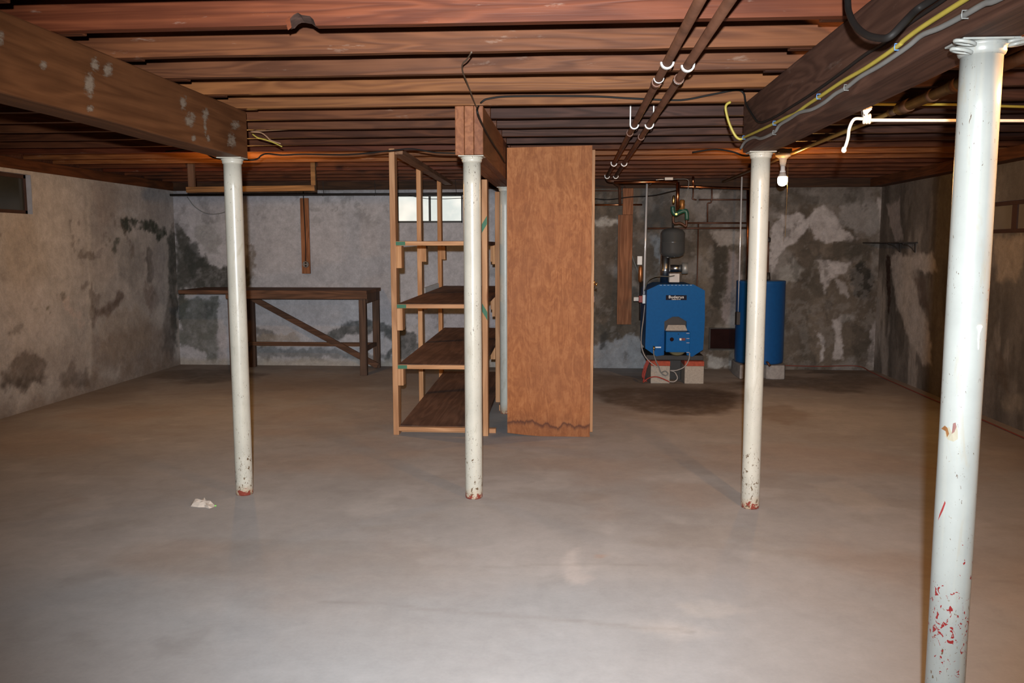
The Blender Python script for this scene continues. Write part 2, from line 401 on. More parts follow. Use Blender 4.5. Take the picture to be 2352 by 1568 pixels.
def back_col(u, v):
    dark = np.array((.135,.108,.084)); light = np.array((.50,.49,.515))
    n = fbm(u, v, 2.2, 1); n2 = fbm(u, v, 9, 5)
    c = np.tile(light, (len(u), 1))*(.80+.32*n)[:, None]
    c = blend(c, sstep(fbm(u, v, 1.6, 9), .5, .72), (.42,.41,.45), .8)
    W = lambda pts, **k: polymask(u, v, P2(pts, Y=YB), **k)
    mould = (.085,.085,.078)
    for i, (pts, k, col) in enumerate([
        ([(405,515),(430,530),(450,580),(500,615),(555,600),(585,630),(565,668),(430,668),(405,660)], .85, mould),
        ([(405,540),(424,550),(428,720),(405,740)], .8, mould),
        ([(420,560),(450,560),(480,610),(440,640)], .7, (.05,.055,.05)),
        ([(415,690),(505,690),(500,770),(515,835),(470,820),(440,790),(415,800)], .72, (.13,.135,.115)),
        ([(450,715),(500,700),(480,740)], .5, mould),
        ([(745,772),(790,744),(860,738),(905,748),(950,762),(965,800),(945,825),(885,822),(905,790),(870,768),(800,768),(765,782)], .82, (.11,.115,.115)),
        ([(585,790),(650,800),(760,802),(900,812),(900,828),(590,822)], .6, (.15,.155,.15)),
        ([(590,745),(610,755),(640,780),(600,790)], .6, mould),
        ([(590,770),(680,760),(690,790),(600,795)], .45, (.34,.28,.21)),
        ([(570,560),(590,600),(585,645),(565,640)], .6, (.16,.12,.08)),
        ([(450,530),(480,510),(510,545),(500,590),(470,580)], .4, (.22,.22,.20)),
        ]): c = blend(c, W(pts, soft=.018, warp=.08, ws=10, seed=i), col, min(1, k*1.2))
    c = blend(c, W([(500,770),(530,765),(530,835),(505,830)], soft=.02, warp=.03), (.50,.47,.50), .7)
    c = blend(c, sstep(n2, .62, .7)*sstep(fbm(u, v, 1.1, 31), .5, .6), (.22,.22,.22), .45)
    # right, unpainted damp half
    r = sstep(u + (fbm(u, v, 3, 77)-.5)*.2, -.62, -.30)
    streak = fbm(u*3.2, v*.55, 1.6, 12)
    d = np.tile(dark, (len(u), 1))*(.55+.95*streak)[:, None]
    d = blend(d, sstep(fbm(u, v, 2.6, 21), .50, .66), (.27,.245,.225), .75)
    d = blend(d, sstep(fbm(u, v, 3.3, 25), .52, .60), (.075,.064,.050), .55)
    lt = (.50,.455,.44)
    for i, (pts, k, col) in enumerate([
        ([(1768,535),(1795,492),(1842,490),(1858,520),(1835,548),(1800,575),(1768,630)], .85, lt),
        ([(1850,505),(1882,470),(1915,488),(1938,530),(1968,552),(1930,558),(1870,548)], .85, lt),
        ([(1930,468),(2010,462),(2022,520),(2000,540),(1960,532),(1925,510)], .55, (.33,.31,.30)),
        ([(2015,455),(2040,470),(2040,540),(2025,530)], .7, lt),
        ([(1878,600),(1955,602),(1945,625),(1908,640),(1898,676),(1884,640)], .85, lt),
        ([(1918,640),(1945,650),(1945,678),(1925,672)], .5, lt),
        ([(1954,622),(1980,592),(2006,640),(1998,682),(1962,684),(1954,650)], 1.3, (.035,.032,.027)),
        ([(1940,560),(2000,560),(2000,600),(1940,600)], .6, (.08,.07,.055)),
        ([(1878,762),(1888,765),(1896,826),(1886,830)], .95, lt),
        ([(1912,738),(1930,722),(1934,770),(1940,826),(1914,826),(1918,775)], .8, lt),
        ([(1930,722),(1965,720),(1962,735),(1930,740)], .6, (.30,.28,.26)),
        ([(2005,740),(2020,720),(2036,800),(2036,842),(1990,838)], .7, (.40,.36,.35)),
        ([(1675,575),(1702,600),(1702,760),(1668,765),(1655,725),(1672,650)], .7, (.33,.28,.27)),
        ([(1640,555),(1672,565),(1662,650),(1650,715),(1630,690),(1640,610)], .85, (.06,.05,.038)),
        ([(1628,530),(1722,530),(1722,560),(1660,564),(1640,552)], .75, (.36,.32,.29)),
        ([(1600,570),(1635,570),(1628,700),(1605,700)], .5, (.22,.18,.14)),
        ([(1590,440),(1715,440),(1715,520),(1600,520)], .45, (.24,.22,.21)),
        ([(1635,450),(1655,440),(1650,458),(1640,462)], .7, (.42,.40,.38)),
        ([(1785,620),(1828,598),(1842,618),(1825,650),(1790,655)], .65, (.36,.34,.31)),
        ([(1690,700),(1702,690),(1702,760),(1660,760)], .5, (.36,.33,.30)),
        ([(1362,506),(1400,502),(1422,505),(1420,514),(1365,520)], .85, (.44,.41,.37)),
        ([(1362,790),(1400,785),(1445,765),(1480,780),(1482,850),(1362,852)], .72, (.36,.37,.39)),
        ([(1375,770),(1395,760),(1395,800),(1380,800)], .7, (.05,.045,.04)),
        ([(1490,540),(1502,585),(1520,602),(1516,545)], .6, (.30,.32,.34)),
        ([(1475,420),(1580,430),(1560,520),(1480,520)], .5, (.07,.068,.066)),
        ([(1625,815),(1700,828),(1700,846),(1625,845)], .75, (.42,.41,.39)),
        ([(1700,420),(1985,430),(1985,470),(1700,465)], .4, (.10,.092,.082)),
        ([(1640,745),(1690,745),(1690,752),(1640,752)], .6, (.27,.24,.2)),
        ]): d = blend(d, W(pts, soft=.014, warp=.034, ws=12, seed=30+i), col, min(1, k*1.15))
    d = blend(d, sstep(fbm(u, v, 8, 27, 6, .65), .56, .64), (.30,.27,.25), .30)
    d = blend(d, sstep(fbm(u*1.5, v, 6, 29, 6, .65), .57, .66), (.06,.05,.04), .45)
    c = c*(1-r[:, None]) + d*r[:, None]
    c = blend(c, sstep(v + (fbm(u, v, 6, 91)-.5)*.08, .10, .03)*(1-r), (.40,.36,.30), .7)
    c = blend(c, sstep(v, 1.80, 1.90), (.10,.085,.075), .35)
    return c
def left_col(u, v):
    n = fbm(u, v, 2.0, 2); c = np.tile(np.array((.485,.465,.455)), (len(u), 1))*(.72+.5*n)[:, None]
    W = lambda pts, **k: polymask(u, v, P2(pts, X=XL), **k)
    for i, (pts, k, col, so) in enumerate([
        ([(85,405),(190,415),(205,560),(205,700),(110,690),(95,560)], .55, (.53,.50,.48), .08),
        ([(0,500),(80,500),(105,620),(60,680),(0,650)], .35, (.42,.36,.30), .1),
        ([(190,415),(400,440),(400,520),(300,495),(210,560)], .35, (.34,.31,.305), .1),
        ([(265,490),(300,475),(320,490),(290,500)], .7, (.52,.52,.53), .04),
        ([(272,500),(330,505),(378,520),(388,540),(370,546),(310,524),(280,532)], .95, (.065,.075,.062), .015),
        ([(295,515),(325,520),(312,545)], .8, (.52,.50,.50), .02),
        ([(205,696),(232,702),(270,672),(287,678),(255,718),(212,742)], .68, (.11,.075,.06), .03),
        ([(5,870),(25,825),(75,812),(104,835),(108,862),(60,892),(12,884)], .8, (.09,.075,.065), .03),
        ([(132,868),(160,832),(205,850),(205,885),(150,884)], .65, (.12,.10,.09), .03),
        ([(380,540),(408,530),(408,790),(394,770),(388,640)], .8, (.09,.095,.088), .03),
        ([(275,565),(320,545),(330,620),(300,660),(270,640)], .45, (.24,.24,.24), .06),
        ([(130,680),(150,676),(192,742),(186,748)], .6, (.58,.50,.47), .02),
        ([(320,740),(385,750),(404,850),(350,862),(240,842),(212,872),(210,780)], .5, (.20,.145,.11), .08),
        ([(330,650),(350,660),(362,690),(350,730)], .5, (.16,.11,.09), .03),
        ([(0,845),(18,860),(10,895),(0,895)], .7, (.10,.085,.075), .03),
        ([(196,410),(208,412),(212,860),(204,870)], .4, (.60,.57,.53), .02),  # pale strip paints the lit side of the wall ridge
        ([(188,430),(198,430),(200,640),(190,640)], .25, (.30,.27,.25), .02),  # dark strip paints the shaded side of that ridge
        ([(100,420),(150,405),(185,420),(195,560),(170,660),(120,640),(98,540)], .45, (.60,.57,.55), .05),
        ([(205,560),(265,570),(262,640),(215,650)], .4, (.44,.40,.375), .04),
        ([(0,640),(90,650),(140,760),(60,800),(0,790)], .35, (.56,.52,.51), .08),
        ([(205,415),(270,425),(268,500),(225,520)], .4, (.36,.31,.28), .05),
        ([(285,700),(345,720),(345,800),(270,830),(225,810),(230,740)], .4, (.36,.30,.245), .05),
        ([(335,570),(350,575),(352,650),(340,650)], .6, (.09,.085,.08), .02),
        ([(345,560),(375,560),(380,700),(350,720)], .45, (.33,.32,.33), .05),
        ([(385,680),(402,700),(400,830),(372,800)], .6, (.13,.115,.105), .04),
        ([(16,760),(40,745),(52,755),(30,768)], .55, (.17,.15,.13), .02),
        ([(135,675),(150,670),(155,690),(140,692)], .6, (.16,.15,.12), .015),
        ([(255,565),(275,545),(280,560),(262,575)], .7, (.10,.11,.09), .012),
        ([(208,590),(232,574),(246,578),(225,590),(212,600)], .5, (.25,.23,.235), .01),
        ([(105,700),(112,700),(112,710),(105,710)], .7, (.12,.12,.07), .01),
        ([(0,800),(200,780),(205,860),(0,870)], .30, (.40,.35,.32), .08),
        ]): c = blend(c, W(pts, soft=so, warp=.085, ws=8, seed=70+i), col, min(1, k*1.2))
    c = blend(c, sstep(fbm(u, v, 7, 33), .62, .70)*sstep(fbm(u, v, 1.5, 35), .48, .60), (.17,.14,.12), .6)
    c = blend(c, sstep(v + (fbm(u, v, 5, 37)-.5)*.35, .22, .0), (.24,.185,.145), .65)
    return c
def right_col(u, v):
    st = fbm(u*3.0, v*.5, 1.5, 52)
    c = np.tile(np.array((.155,.140,.127)), (len(u), 1))*(.5+1.0*st)[:, None]
    c = blend(c, sstep(fbm(u*2.2, v*.45, 2.0, 54), .52, .68)*sstep(v, 1.6, 1.25), (.42,.385,.36), .75)
    c = blend(c, sstep(fbm(u*2, v*.6, 3.4, 56), .52, .64), (.075,.065,.056), .6)
    W = lambda pts, **k: polymask(u, v, P2(pts, X=XR), **k)
    lt = (.50,.46,.435)
    for i, (pts, k, col, so) in enumerate([
        ([(2044,600),(2060,580),(2092,592),(2102,640),(2112,700),(2132,745),(2142,835),(2122,842),(2082,762),(2060,700)], .62, lt, .05),
        ([(2068,588),(2140,578),(2152,622),(2100,624)], .7, lt, .04),
        ([(2036,470),(2066,458),(2074,550),(2056,562)], .65, (.36,.32,.31), .04),
        ([(2098,640),(2125,640),(2135,720),(2112,700)], .5, (.12,.085,.07), .05),
        ([(2283,548),(2352,542),(2352,600),(2335,640),(2290,640)], .55, (.36,.30,.24), .06),
        ([(2290,800),(2310,820),(2320,900),(2285,880)], .5, (.10,.08,.065), .05),
        ([(2300,915),(2352,905),(2352,950),(2310,945)], .4, (.30,.26,.21), .05),
        ([(2036,590),(2046,590),(2044,720),(2038,720)], .8, (.045,.03,.025), .015),
        ]): c = blend(c, W(pts, soft=so*.6, warp=.045, ws=8, seed=110+i), col, min(1.25, k*1.5))
    return c
def floor_col(u, v):
    n = fbm(u, v, 1.2, 4); n2 = fbm(u, v, 4.2, 6); n3 = fbm(u*1.0, v*1.2, 3.5, 8, 4)
    c = np.tile(np.array((.405,.375,.360)), (len(u), 1))*(.82+.24*n+.14*n2)[:, None]
    c = blend(c, sstep(n3, .58, .72), (.56,.52,.49), .28)
    c = blend(c, sstep(fbm(u, v, 2.6, 16), .54, .70), (.36,.335,.32), .35)
    c = blend(c, sstep(fbm(u, v, 1.0, 18), .46, .66), (.40,.315,.265), .6)
    c = blend(c, sstep(fbm(u*.8, v*1.6, 2.2, 19), .55, .68), (.33,.285,.25), .35)
    c = blend(c, sstep(fbm(u, v, 7, 23), .60, .72), (.34,.31,.285), .30)
    c = blend(c, sstep(v + (fbm(u, v, 1.1, 13)-.5)*1.2, 3.6, 2.6), (.385,.395,.41), .75)  # floor near the camera painted cooler to imitate the flash tint
    W = lambda pts, **k: polymask(u, v, P2(pts, Z=0.0), **k)
    wet = (.105,.07,.045)
    for i, (pts, k, col, so, wp) in enumerate([
        ([(1372,905),(1430,890),(1520,888),(1640,890),(1700,900),(1712,935),(1640,950),(1560,950),(1470,948),(1400,925)], .82, wet, .10, .18),
        ([(1500,896),(1640,894),(1700,905),(1700,925),(1600,935),(1520,925)], .65, (.06,.04,.03), .12, .15),
        ([(1372,925),(1500,960),(1640,965),(1560,970),(1430,955)], .30, (.28,.20,.12), .10, .15),
        ([(1365,858),(1480,866),(1640,878),(1702,880),(1702,895),(1500,900),(1365,905)], .55, (.15,.11,.08), .08, .15),
        ([(1740,935),(1800,928),(1860,948),(1868,965),(1800,975),(1740,960)], .42, (.22,.15,.10), .05, .1),
        ([(1700,870),(1850,862),(1980,850),(2050,880),(1960,905),(1800,892),(1700,890)], .75, (.10,.075,.058), .15, .25),
        ([(1850,846),(1990,844),(2010,856),(1860,858)], .8, (.055,.045,.038), .06, .1),
        ([(340,868),(420,848),(530,846),(600,862),(560,872),(430,878)], .72, (.10,.08,.07), .12, .25),
        ([(150,905),(350,878),(560,880),(760,868),(900,880),(600,905),(300,925)], .35, (.22,.175,.15), .2, .4),
        ([(1860,1112),(1940,1105),(2045,1160),(1990,1178),(1920,1150)], .35, (.54,.47,.41), .012, .03),
        ([(1312,1268),(1335,1262),(1345,1310),(1372,1330),(1330,1345),(1308,1320)], .55, (.64,.57,.53), .02, .04),
        ([(955,1290),(1020,1258),(1290,1235),(1380,1300),(1250,1350),(980,1348)], .22, (.56,.52,.50), .04, .10),
        ([(1560,1385),(1640,1378),(1700,1400),(1640,1420),(1590,1412)], .35, (.58,.54,.50), .03, .06),
        ([(1480,1440),(1560,1430),(1660,1455),(1560,1470)], .30, (.60,.56,.53), .04, .06),
        ([(1440,1420),(1520,1418),(1600,1445),(1480,1450)], .20, (.60,.56,.53), .04, .06),
        ([(360,1450),(480,1440),(470,1480),(390,1490)], .45, (.25,.24,.235), .04, .12),
        ([(180,1460),(300,1470),(260,1500),(160,1490)], .35, (.27,.26,.25), .05, .12),
        ([(0,1400),(60,1410),(80,1480),(0,1520)], .35, (.24,.235,.23), .1, .15),
        ([(140,1330),(270,1310),(280,1322),(160,1345)], .35, (.27,.255,.245), .03, .06),
        ([(430,1300),(600,1230),(700,1190),(720,1200),(600,1270),(450,1320)], .22, (.30,.27,.25), .06, .1),
        ([(1370,1272),(1388,1275),(1382,1292)], .5, (.50,.30,.20), .01, .02),
        ([(820,970),(960,965),(980,985),(840,990)], .25, (.30,.26,.24), .05, .08),
        ([(1120,985),(1165,960),(1170,1000),(1120,1008)], .5, (.23,.25,.29), .05, .05),
        ]): c = blend(c, W(pts, soft=so, warp=wp, ws=3.0, seed=150+i), col, k)
    # joints and hairline cracks
    for a, b, k in [((-.9, 2.95), (.42, 2.78), .35), ((1.15, 3.4), (2.6, 3.1), .3), ((-.35, 3.32), (.35, 3.4), .3)]:
        ex, ey = b[0]-a[0], b[1]-a[1]; t = np.clip(((u-a[0])*ex+(v-a[1])*ey)/(ex*ex+ey*ey), 0, 1)
        dd = np.hypot(u-a[0]-ex*t + (fbm(u, v, 4, 99)-.5)*.05, v-a[1]-ey*t + (fbm(u, v, 5, 98)-.5)*.06)
        c = blend(c, sstep(dd, .022, .0), (.28,.25,.23), k)
    # darker, browner edges along the walls
    c = blend(c, sstep(u + (fbm(u, v, 1.5, 71)-.5)*.6, XL+.5, XL), (.22,.17,.135), .6)
    c = blend(c, sstep(v + (fbm(u, v, 1.5, 72)-.5)*.5, YB-.45, YB), (.20,.16,.13), .55)
    c = blend(c, sstep(u + (fbm(u, v, 1.5, 73)-.5)*.8, XR-.6, XR), (.22,.16,.125), .6)
    return c

M_WALL = attr_mat('basement_wall', .92, .45, 1.0, 1.25)
M_FLOOR = attr_mat('concrete_floor', .80, .06, .8, .45)
rel = lambda u, v: (fbm(u, v, 1.3, 61)-.5)*.03 + (fbm(u, v, 6, 62)-.5)*.008
relz = lambda u, v: rel(u, v)*sstep(v, 0, .15)
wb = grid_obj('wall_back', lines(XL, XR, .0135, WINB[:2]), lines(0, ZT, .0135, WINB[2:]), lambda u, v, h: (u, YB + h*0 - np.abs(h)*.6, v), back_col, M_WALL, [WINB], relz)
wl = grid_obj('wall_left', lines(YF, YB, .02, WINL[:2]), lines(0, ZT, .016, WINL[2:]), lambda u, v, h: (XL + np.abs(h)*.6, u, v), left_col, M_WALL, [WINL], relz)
wr = grid_obj('wall_right', lines(YF, YB, .02, WINR[:2]), lines(0, ZT, .016, WINR[2:]), lambda u, v, h: (XR - np.abs(h)*.6, u, v), right_col, M_WALL, [WINR], relz)
wf = grid_obj('wall_front', lines(XL, XR, .08), lines(0, ZT, .08), lambda u, v, h: (u, YF + h*0, v), left_col, M_WALL)
fo = grid_obj('floor', lines(XL, XR, .02), lines(YF, YB, .02), lambda u, v, h: (u, v, h*0), floor_col, M_FLOOR)
ceil = struct(obj('ceiling', MB().box(XL-.2, XR+.2, YF-.2, YB+.2, JZ+JH, JZ+JH+.02), M_DRK))

# rim boards and sill plates on top of the walls
struct(obj('trim_1', MB().box(XL-.2, XL+.015, YF, YB, ZT, JZ), M_SILL, bevel=.003))
struct(obj('trim_2', MB().box(XR-.125, XR+.2, YF, YB, ZT, JZ), M_SILL, bevel=.003))
struct(obj('trim_3', MB().box(XL, XR, YB-.015, YB+.2, ZT, JZ), M_SILLX, bevel=.003))
struct(obj('trim_4', MB().box(XL, XR, YF-.2, YF, ZT, JZ), M_SILLX))
struct(obj('trim_5', MB().box(XL-.2, XL, YF, YB, JZ, JZ+JH), M_DRK))
struct(obj('trim_6', MB().box(XR, XR+.2, YF, YB, JZ, JZ+JH), M_DRK))
struct(obj('trim_7', MB().box(XL, XR, YB, YB+.2, JZ, JZ+JH), M_DRK))
struct(obj('trim_8', MB().box(XL, XR, YF-.2, YF, JZ, JZ+JH), M_DRK))

M_BROKEN = wood('broken_wood', (.030,.016,.012), (.075,.040,.030), 0, .9, 0, 9, .3)
# joists: children of the ceiling
J0, JS, JT = 2.694, .3828, .038
def JY(k): return J0 + JS*(k-1)
def joist(x0, x1, y, mat, notch=None):
    mb = MB(); n = max(2, int((x1-x0)/.25)); rr = random.Random(int(y*1000)+int(x0*100))
    if notch:
        poly = [(x0, JZ+JH)] + [(x0, JZ)] + notch + [(x1, JZ), (x1, JZ+JH)]
        back = [(x0, JZ+JH), (x0, JZ)] + NOTCH_B + [(x1, JZ), (x1, JZ+JH)]
        n_ = len(poly); v = [(x, y, z) for x, z in poly] + [(x, y+JT, z) for x, z in back]
        f = [tuple(range(n_)), tuple(range(2*n_-1, n_-1, -1))] + [(i, i+n_, (i+1) % n_+n_, (i+1) % n_) for i in range(n_)]
        mb.add(v, f); o = obj('joist', mb, mat, ceil); o.data.materials.append(M_BROKEN)
        for p_ in o.data.polygons:
            c_ = p_.center
            if p_.area < .01 and NOTCH[0][0]-.001 <= c_.x <= NOTCH[-1][0]+.001 and c_.z < JZ+.09: p_.material_index = 1
        sp = NOTCH[0]
        obj('splinter', MB().add([(sp[0]+.000, y-.002, JZ+.016), (sp[0]+.014, y-.004, JZ+.030), (sp[0]+.020, y-.003, JZ-.004), (sp[0]+.008, y-.002, JZ-.012), (sp[0]+.010, y+.010, JZ+.012)],
            [(0,1,2,3), (0,4,1), (1,4,2), (2,4,3), (3,4,0)]), mat, o)
        return o
    # slightly wavy bottom edge
    v = []; f = []
    for i in range(n+1):
        x = x0+(x1-x0)*i/n; dz = (rr.random()-.5)*.003; dy = (rr.random()-.5)*.003
        v += [(x, y+dy, JZ+dz), (x, y+JT+dy, JZ+dz), (x, y+JT, JZ+JH), (x, y, JZ+JH)]
    for i in range(n):
        for a in range(4):
            b = (a+1) % 4; f.append((i*4+a, i*4+b, (i+1)*4+b, (i+1)*4+a))
    f += [(3,2,1,0), tuple(n*4+a for a in range(4))]
    mb.add(v, f); return obj('joist', mb, mat, ceil, bevel=.003)
cyc = [M_BRN, M_RED, M_BRN, M_TAN, M_BRN, M_DRK]
def U1(x, y): p = U(x, y, Y=JY(1)); return (p.x, p.z)
NOTCH = [U1(656,58), U1(664,46), U1(674,34), U1(684,29), U1(692,34), U1(712,37), U1(720,45), U1(725,60)]
NOTCH_B = [U1(660,64), U1(668,58), U1(676,49), U1(684,45), U1(692,45), U1(708,48), U1(716,54), U1(724,60)]
NOTCH = [(a, max(JZ+.001, b)) for a, b in NOTCH]; NOTCH_B = [(a, max(JZ+.001, b)) for a, b in NOTCH_B]
for k in range(-12, 18):
    y = JY(k)
    m = {1: M_RED, 2: M_BRN, 3: M_BRN, 4: M_TAN, 5: M_TAN}.get(k, cyc[k % 6])
    if k <= 4:
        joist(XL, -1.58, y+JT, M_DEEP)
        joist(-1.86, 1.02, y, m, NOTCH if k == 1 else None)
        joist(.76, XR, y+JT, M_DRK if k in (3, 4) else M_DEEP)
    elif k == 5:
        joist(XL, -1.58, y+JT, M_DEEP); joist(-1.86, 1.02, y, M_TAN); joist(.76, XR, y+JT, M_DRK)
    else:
        joist(XL, -.43, y, M_TAN if k in (11, 12) else M_BRN if k in (6, 7) else [M_DEEP, M_DEEP, M_RED, M_DEEP][k % 4]); joist(-.57, XR, y+JT, M_TAN if k in (11, 12) else M_DRK if k < 10 else M_DEEP)  # tan wood beside the bulbs paints in their glow

# ------------------------------------------------------------------ beams
BZ0, BZ1 = 1.743, 1.98
def beam(x0, x1, y0, y1, mat, label, plies=1):
    t = thing('floor_beam', label, 'beam', ((x0+x1)/2, (y0+y1)/2, BZ0))
    wd = (x1-x0)/plies
    for i in range(plies):
        mb = MB(); n = int((y1-y0)/.3)+1; v = []; f = []
        a, b = x0+i*wd+.0008, x0+(i+1)*wd-.0008
        for j in range(n+1):
            y = y0+(y1-y0)*j/n; dz = math.sin(j*1.7+i)*.0015
            v += [(a, y, BZ0+dz), (b, y, BZ0+dz), (b, y, BZ1), (a, y, BZ1)]
        for j in range(n):
            for q in range(4):
                r = (q+1) % 4; f.append((j*4+r, j*4+q, (j+1)*4+q, (j+1)*4+r))
        f += [(0,1,2,3), tuple(n*4+q for q in (3,2,1,0))]
        mb.add(v, f); obj('plank', mb, mat, t, bevel=.007 if plies == 1 else .003)
    return t
bl = beam(-1.79, -1.65, YF, 4.33, M_BEAM, 'brown wooden beam with whitish rubbed patches, running to the leftmost post')
# rubbed lime patches on the right face of the left beam
pm, nt, bs = newmat('lime_smear')
vec, _ = coords(nt, (1,.6,2.2)); n = noise(nt, vec, 38, 6, .7)
at = N(nt, 'ShaderNodeAttribute'); at.attribute_name = 'Col'
bs.inputs['Base Color'].default_value = (.26,.19,.135,1); bs.inputs['Roughness'].default_value = .9
fac = math_(nt, 'ADD', math_(nt, 'MULTIPLY', at.outputs['Fac'], 1.3), math_(nt, 'MULTIPLY', math_(nt, 'SUBTRACT', n, .62), 3.2))
L(nt, ramp(nt, fac, [(.15, (0,0,0)), (.95, (.8,.8,.8))]), bs.inputs['Alpha'])
for (cx, cy_, rx, ry) in [(205,198,20,44),(218,148,15,28),(248,160,17,24),(206,250,13,12),(421,236,12,24),(437,275,18,25),(472,262,14,20),(471,287,6,36),(445,318,8,13),(478,318,7,12),(540,286,16,16),(532,322,14,27),(3,85,12,26),(100,150,14,16)]:
    rings = [[], [], []]
    for k in range(20):
        a = 2*math.pi*k/20; q = .85+.25*random.random()
        for j_, sc0 in enumerate((1.0, .66, .33)):
            p = U(cx+rx*q*sc0*math.cos(a), cy_+ry*q*sc0*math.sin(a), X=-1.6493); rings[j_].append((-1.6493+.0006*j_, min(p.y, 4.31), min(max(p.z, BZ0+.010), BZ1-.006)))
    v = rings[0]+rings[1]+rings[2]+[tuple(np.mean(rings[2], axis=0))]; f = []
    for j_ in range(2):
        for k in range(20): f.append((j_*20+k, j_*20+(k+1) % 20, (j_+1)*20+(k+1) % 20, (j_+1)*20+k))
    for k in range(20): f.append((40+k, 40+(k+1) % 20, 60))
    o = obj('lime_smear', MB().add(v, f), pm, bl)
    ca = o.data.color_attributes.new('Col', 'FLOAT_COLOR', 'POINT')
    ca.data.foreach_set('color', [x for i in range(61) for x in (([0, .55, .95, 1][min(i//20, 3)],)*3 + (1,))])
br_ = beam(.83, .97, YF, 4.265, M_BEAMR, 'weathered dark brown beam carrying the cables, above the two right posts')
bm_ = beam(-.57, -.43, 4.235, YB-.02, M_BEAMM, 'three-ply reddish plank beam end on the middle post, beside the plywood cabinet', 3)

# ------------------------------------------------------------------ posts
def post(x, y, r, mat, label, ears=False):
    t = thing('support_post', label, 'post', (x, y, 0), 'white steel support posts')
    zs = [0, .008, .012] + [i*.1 for i in range(1, 17)] + [BZ0-.03, BZ0-.022]
    prof = [(r*.96, 0), (r, .006)] + [(r*(1+.006*math.sin(z*11+x)), z) for z in zs[3:-2]] + [(r, BZ0-.032)]
    obj('shaft', MB().lathe(prof, (x, y, 0), seg=48), mat, t, sm=True)
    obj('cap_ring', MB().lathe([(r*.99, 0), (r*1.09, .004), (r*1.14, .010), (r*1.12, .016), (r*1.22, .020), (r*1.24, .026), (r*1.05, .029)], (x, y, BZ0-.034), seg=40), mat, t, sm=True)
    mb = MB()
    w_ = r*1.42
    mb.box(x-w_, x+w_, y-r*1.1, y+r*1.1, BZ0-.0055, BZ0-.0005)
    obj('cap_plate', mb, mat, t, bevel=.002)
    if ears:
        for sx, dz, dy in ((-1, -.012, -.045), (-1, -.026, -.030), (1, -.006, -.030), (1, -.016, -.048)):
            mb = MB(); cx = x + sx*r*1.32; cz = BZ0+dz
            ring = [(cx+.021*math.cos(a), y+dy+.011*math.sin(a), cz+.004*math.cos(a)*sx) for a in [2*math.pi*k/16 for k in range(17)]]
            mb.tube(ring, .0042, 8, cap=False); obj('ear', mb, mat, t, sm=True)
    return t
post(-1.708, 4.262, .0445, M_POST, 'leftmost white steel post under the end of the brown beam, its foot rust-stained')
post(-.492, 4.28, .0445, M_POST, 'chipped white steel post in front of the open lumber rack')
post(.905, 4.2, .0445, M_POST, 'white steel post in front of the blue tank, red primer showing at its foot')
post(.901, 1.995, .0430, M_POSTN, 'nearest white steel post at right, spotted with red chips', ears=True)
post(-.497, 6.52, .0425, M_POSTF, 'white steel post behind the rack, half hidden by the plywood cabinet')
# dribble of white filler and a rusty scab on the near post
def on_near(px, py, rad=.0433):
    d = (U(px, py, Y=1.9)-Vector((0,0,CAM_H))); d.normalize(); o = Vector((0,0,CAM_H))
    ox, oy = o.x-.901, o.y-1.995; a = d.x**2+d.y**2; b = 2*(ox*d.x+oy*d.y); c = ox*ox+oy*oy-rad*rad
    disc = b*b-4*a*c
    if disc < 0: disc = 0
    return o + d*((-b-math.sqrt(disc))/(2*a))
sc_ = thing('paint_scab', 'curl of peeling paint with a rusty edge on the nearest post', 'peeling paint', tuple(on_near(2180, 990)))
def flake(name, px, mat, rad):
    pts = [on_near(x, y, rad) for x, y in px]; c0 = sum(pts, Vector())/len(pts)+Vector((0,-.0012,0)); n_ = len(pts)
    return obj(name, MB().add([c0]+pts, [(0, i+1, (i+1) % n_+1) for i in range(n_)]), mat, sc_)
flake('flake', [(2172,985),(2180,980),(2184,992),(2190,990),(2189,974),(2197,976),(2200,990),(2200,1008),(2190,1014),(2178,1010),(2170,1000)], plain('peeled_paint', (.30,.27,.20), .7), .0437)
flake('rust_edge', [(2162,984),(2170,977),(2176,982),(2180,996),(2175,1004),(2172,990)], plain('rust', (.20,.08,.02), .8), .0441)
flake('bare_patch', [(2186,996),(2189,972),(2195,970),(2197,980),(2192,992)], plain('bare_patch', (.19,.09,.08), .8), .0443)
flake('red_streak', [(2166,1160),(2170,1150),(2172,1155),(2166,1172),(2160,1184),(2154,1196),(2158,1180)], plain('red_primer', (.24,.02,.02), .7), .0436)
mb = MB(); mb.tube(smooth([on_near(2246,744), on_near(2250,750), on_near(2249,760), on_near(2247,775), on_near(2248,800)]), [.006]*8+[.0045]*6+[.0022]*10+[.0012], 8) if False else mb.tube(smooth([on_near(2249,746,.0418), on_near(2249,757,.0418), on_near(2247,775,.0423), on_near(2247,803,.0427)], 6), [.0045,.0062,.0072,.0072,.0066,.0055,.005,.0042,.0034,.0028,.0026,.0024,.0024,.0024,.0022,.002,.002,.0018,.0012], 8)
tag(obj('paint_drip', mb, M_WHITE, sm=True), 'thick white drip of paint run down the nearest post', 'paint drip')

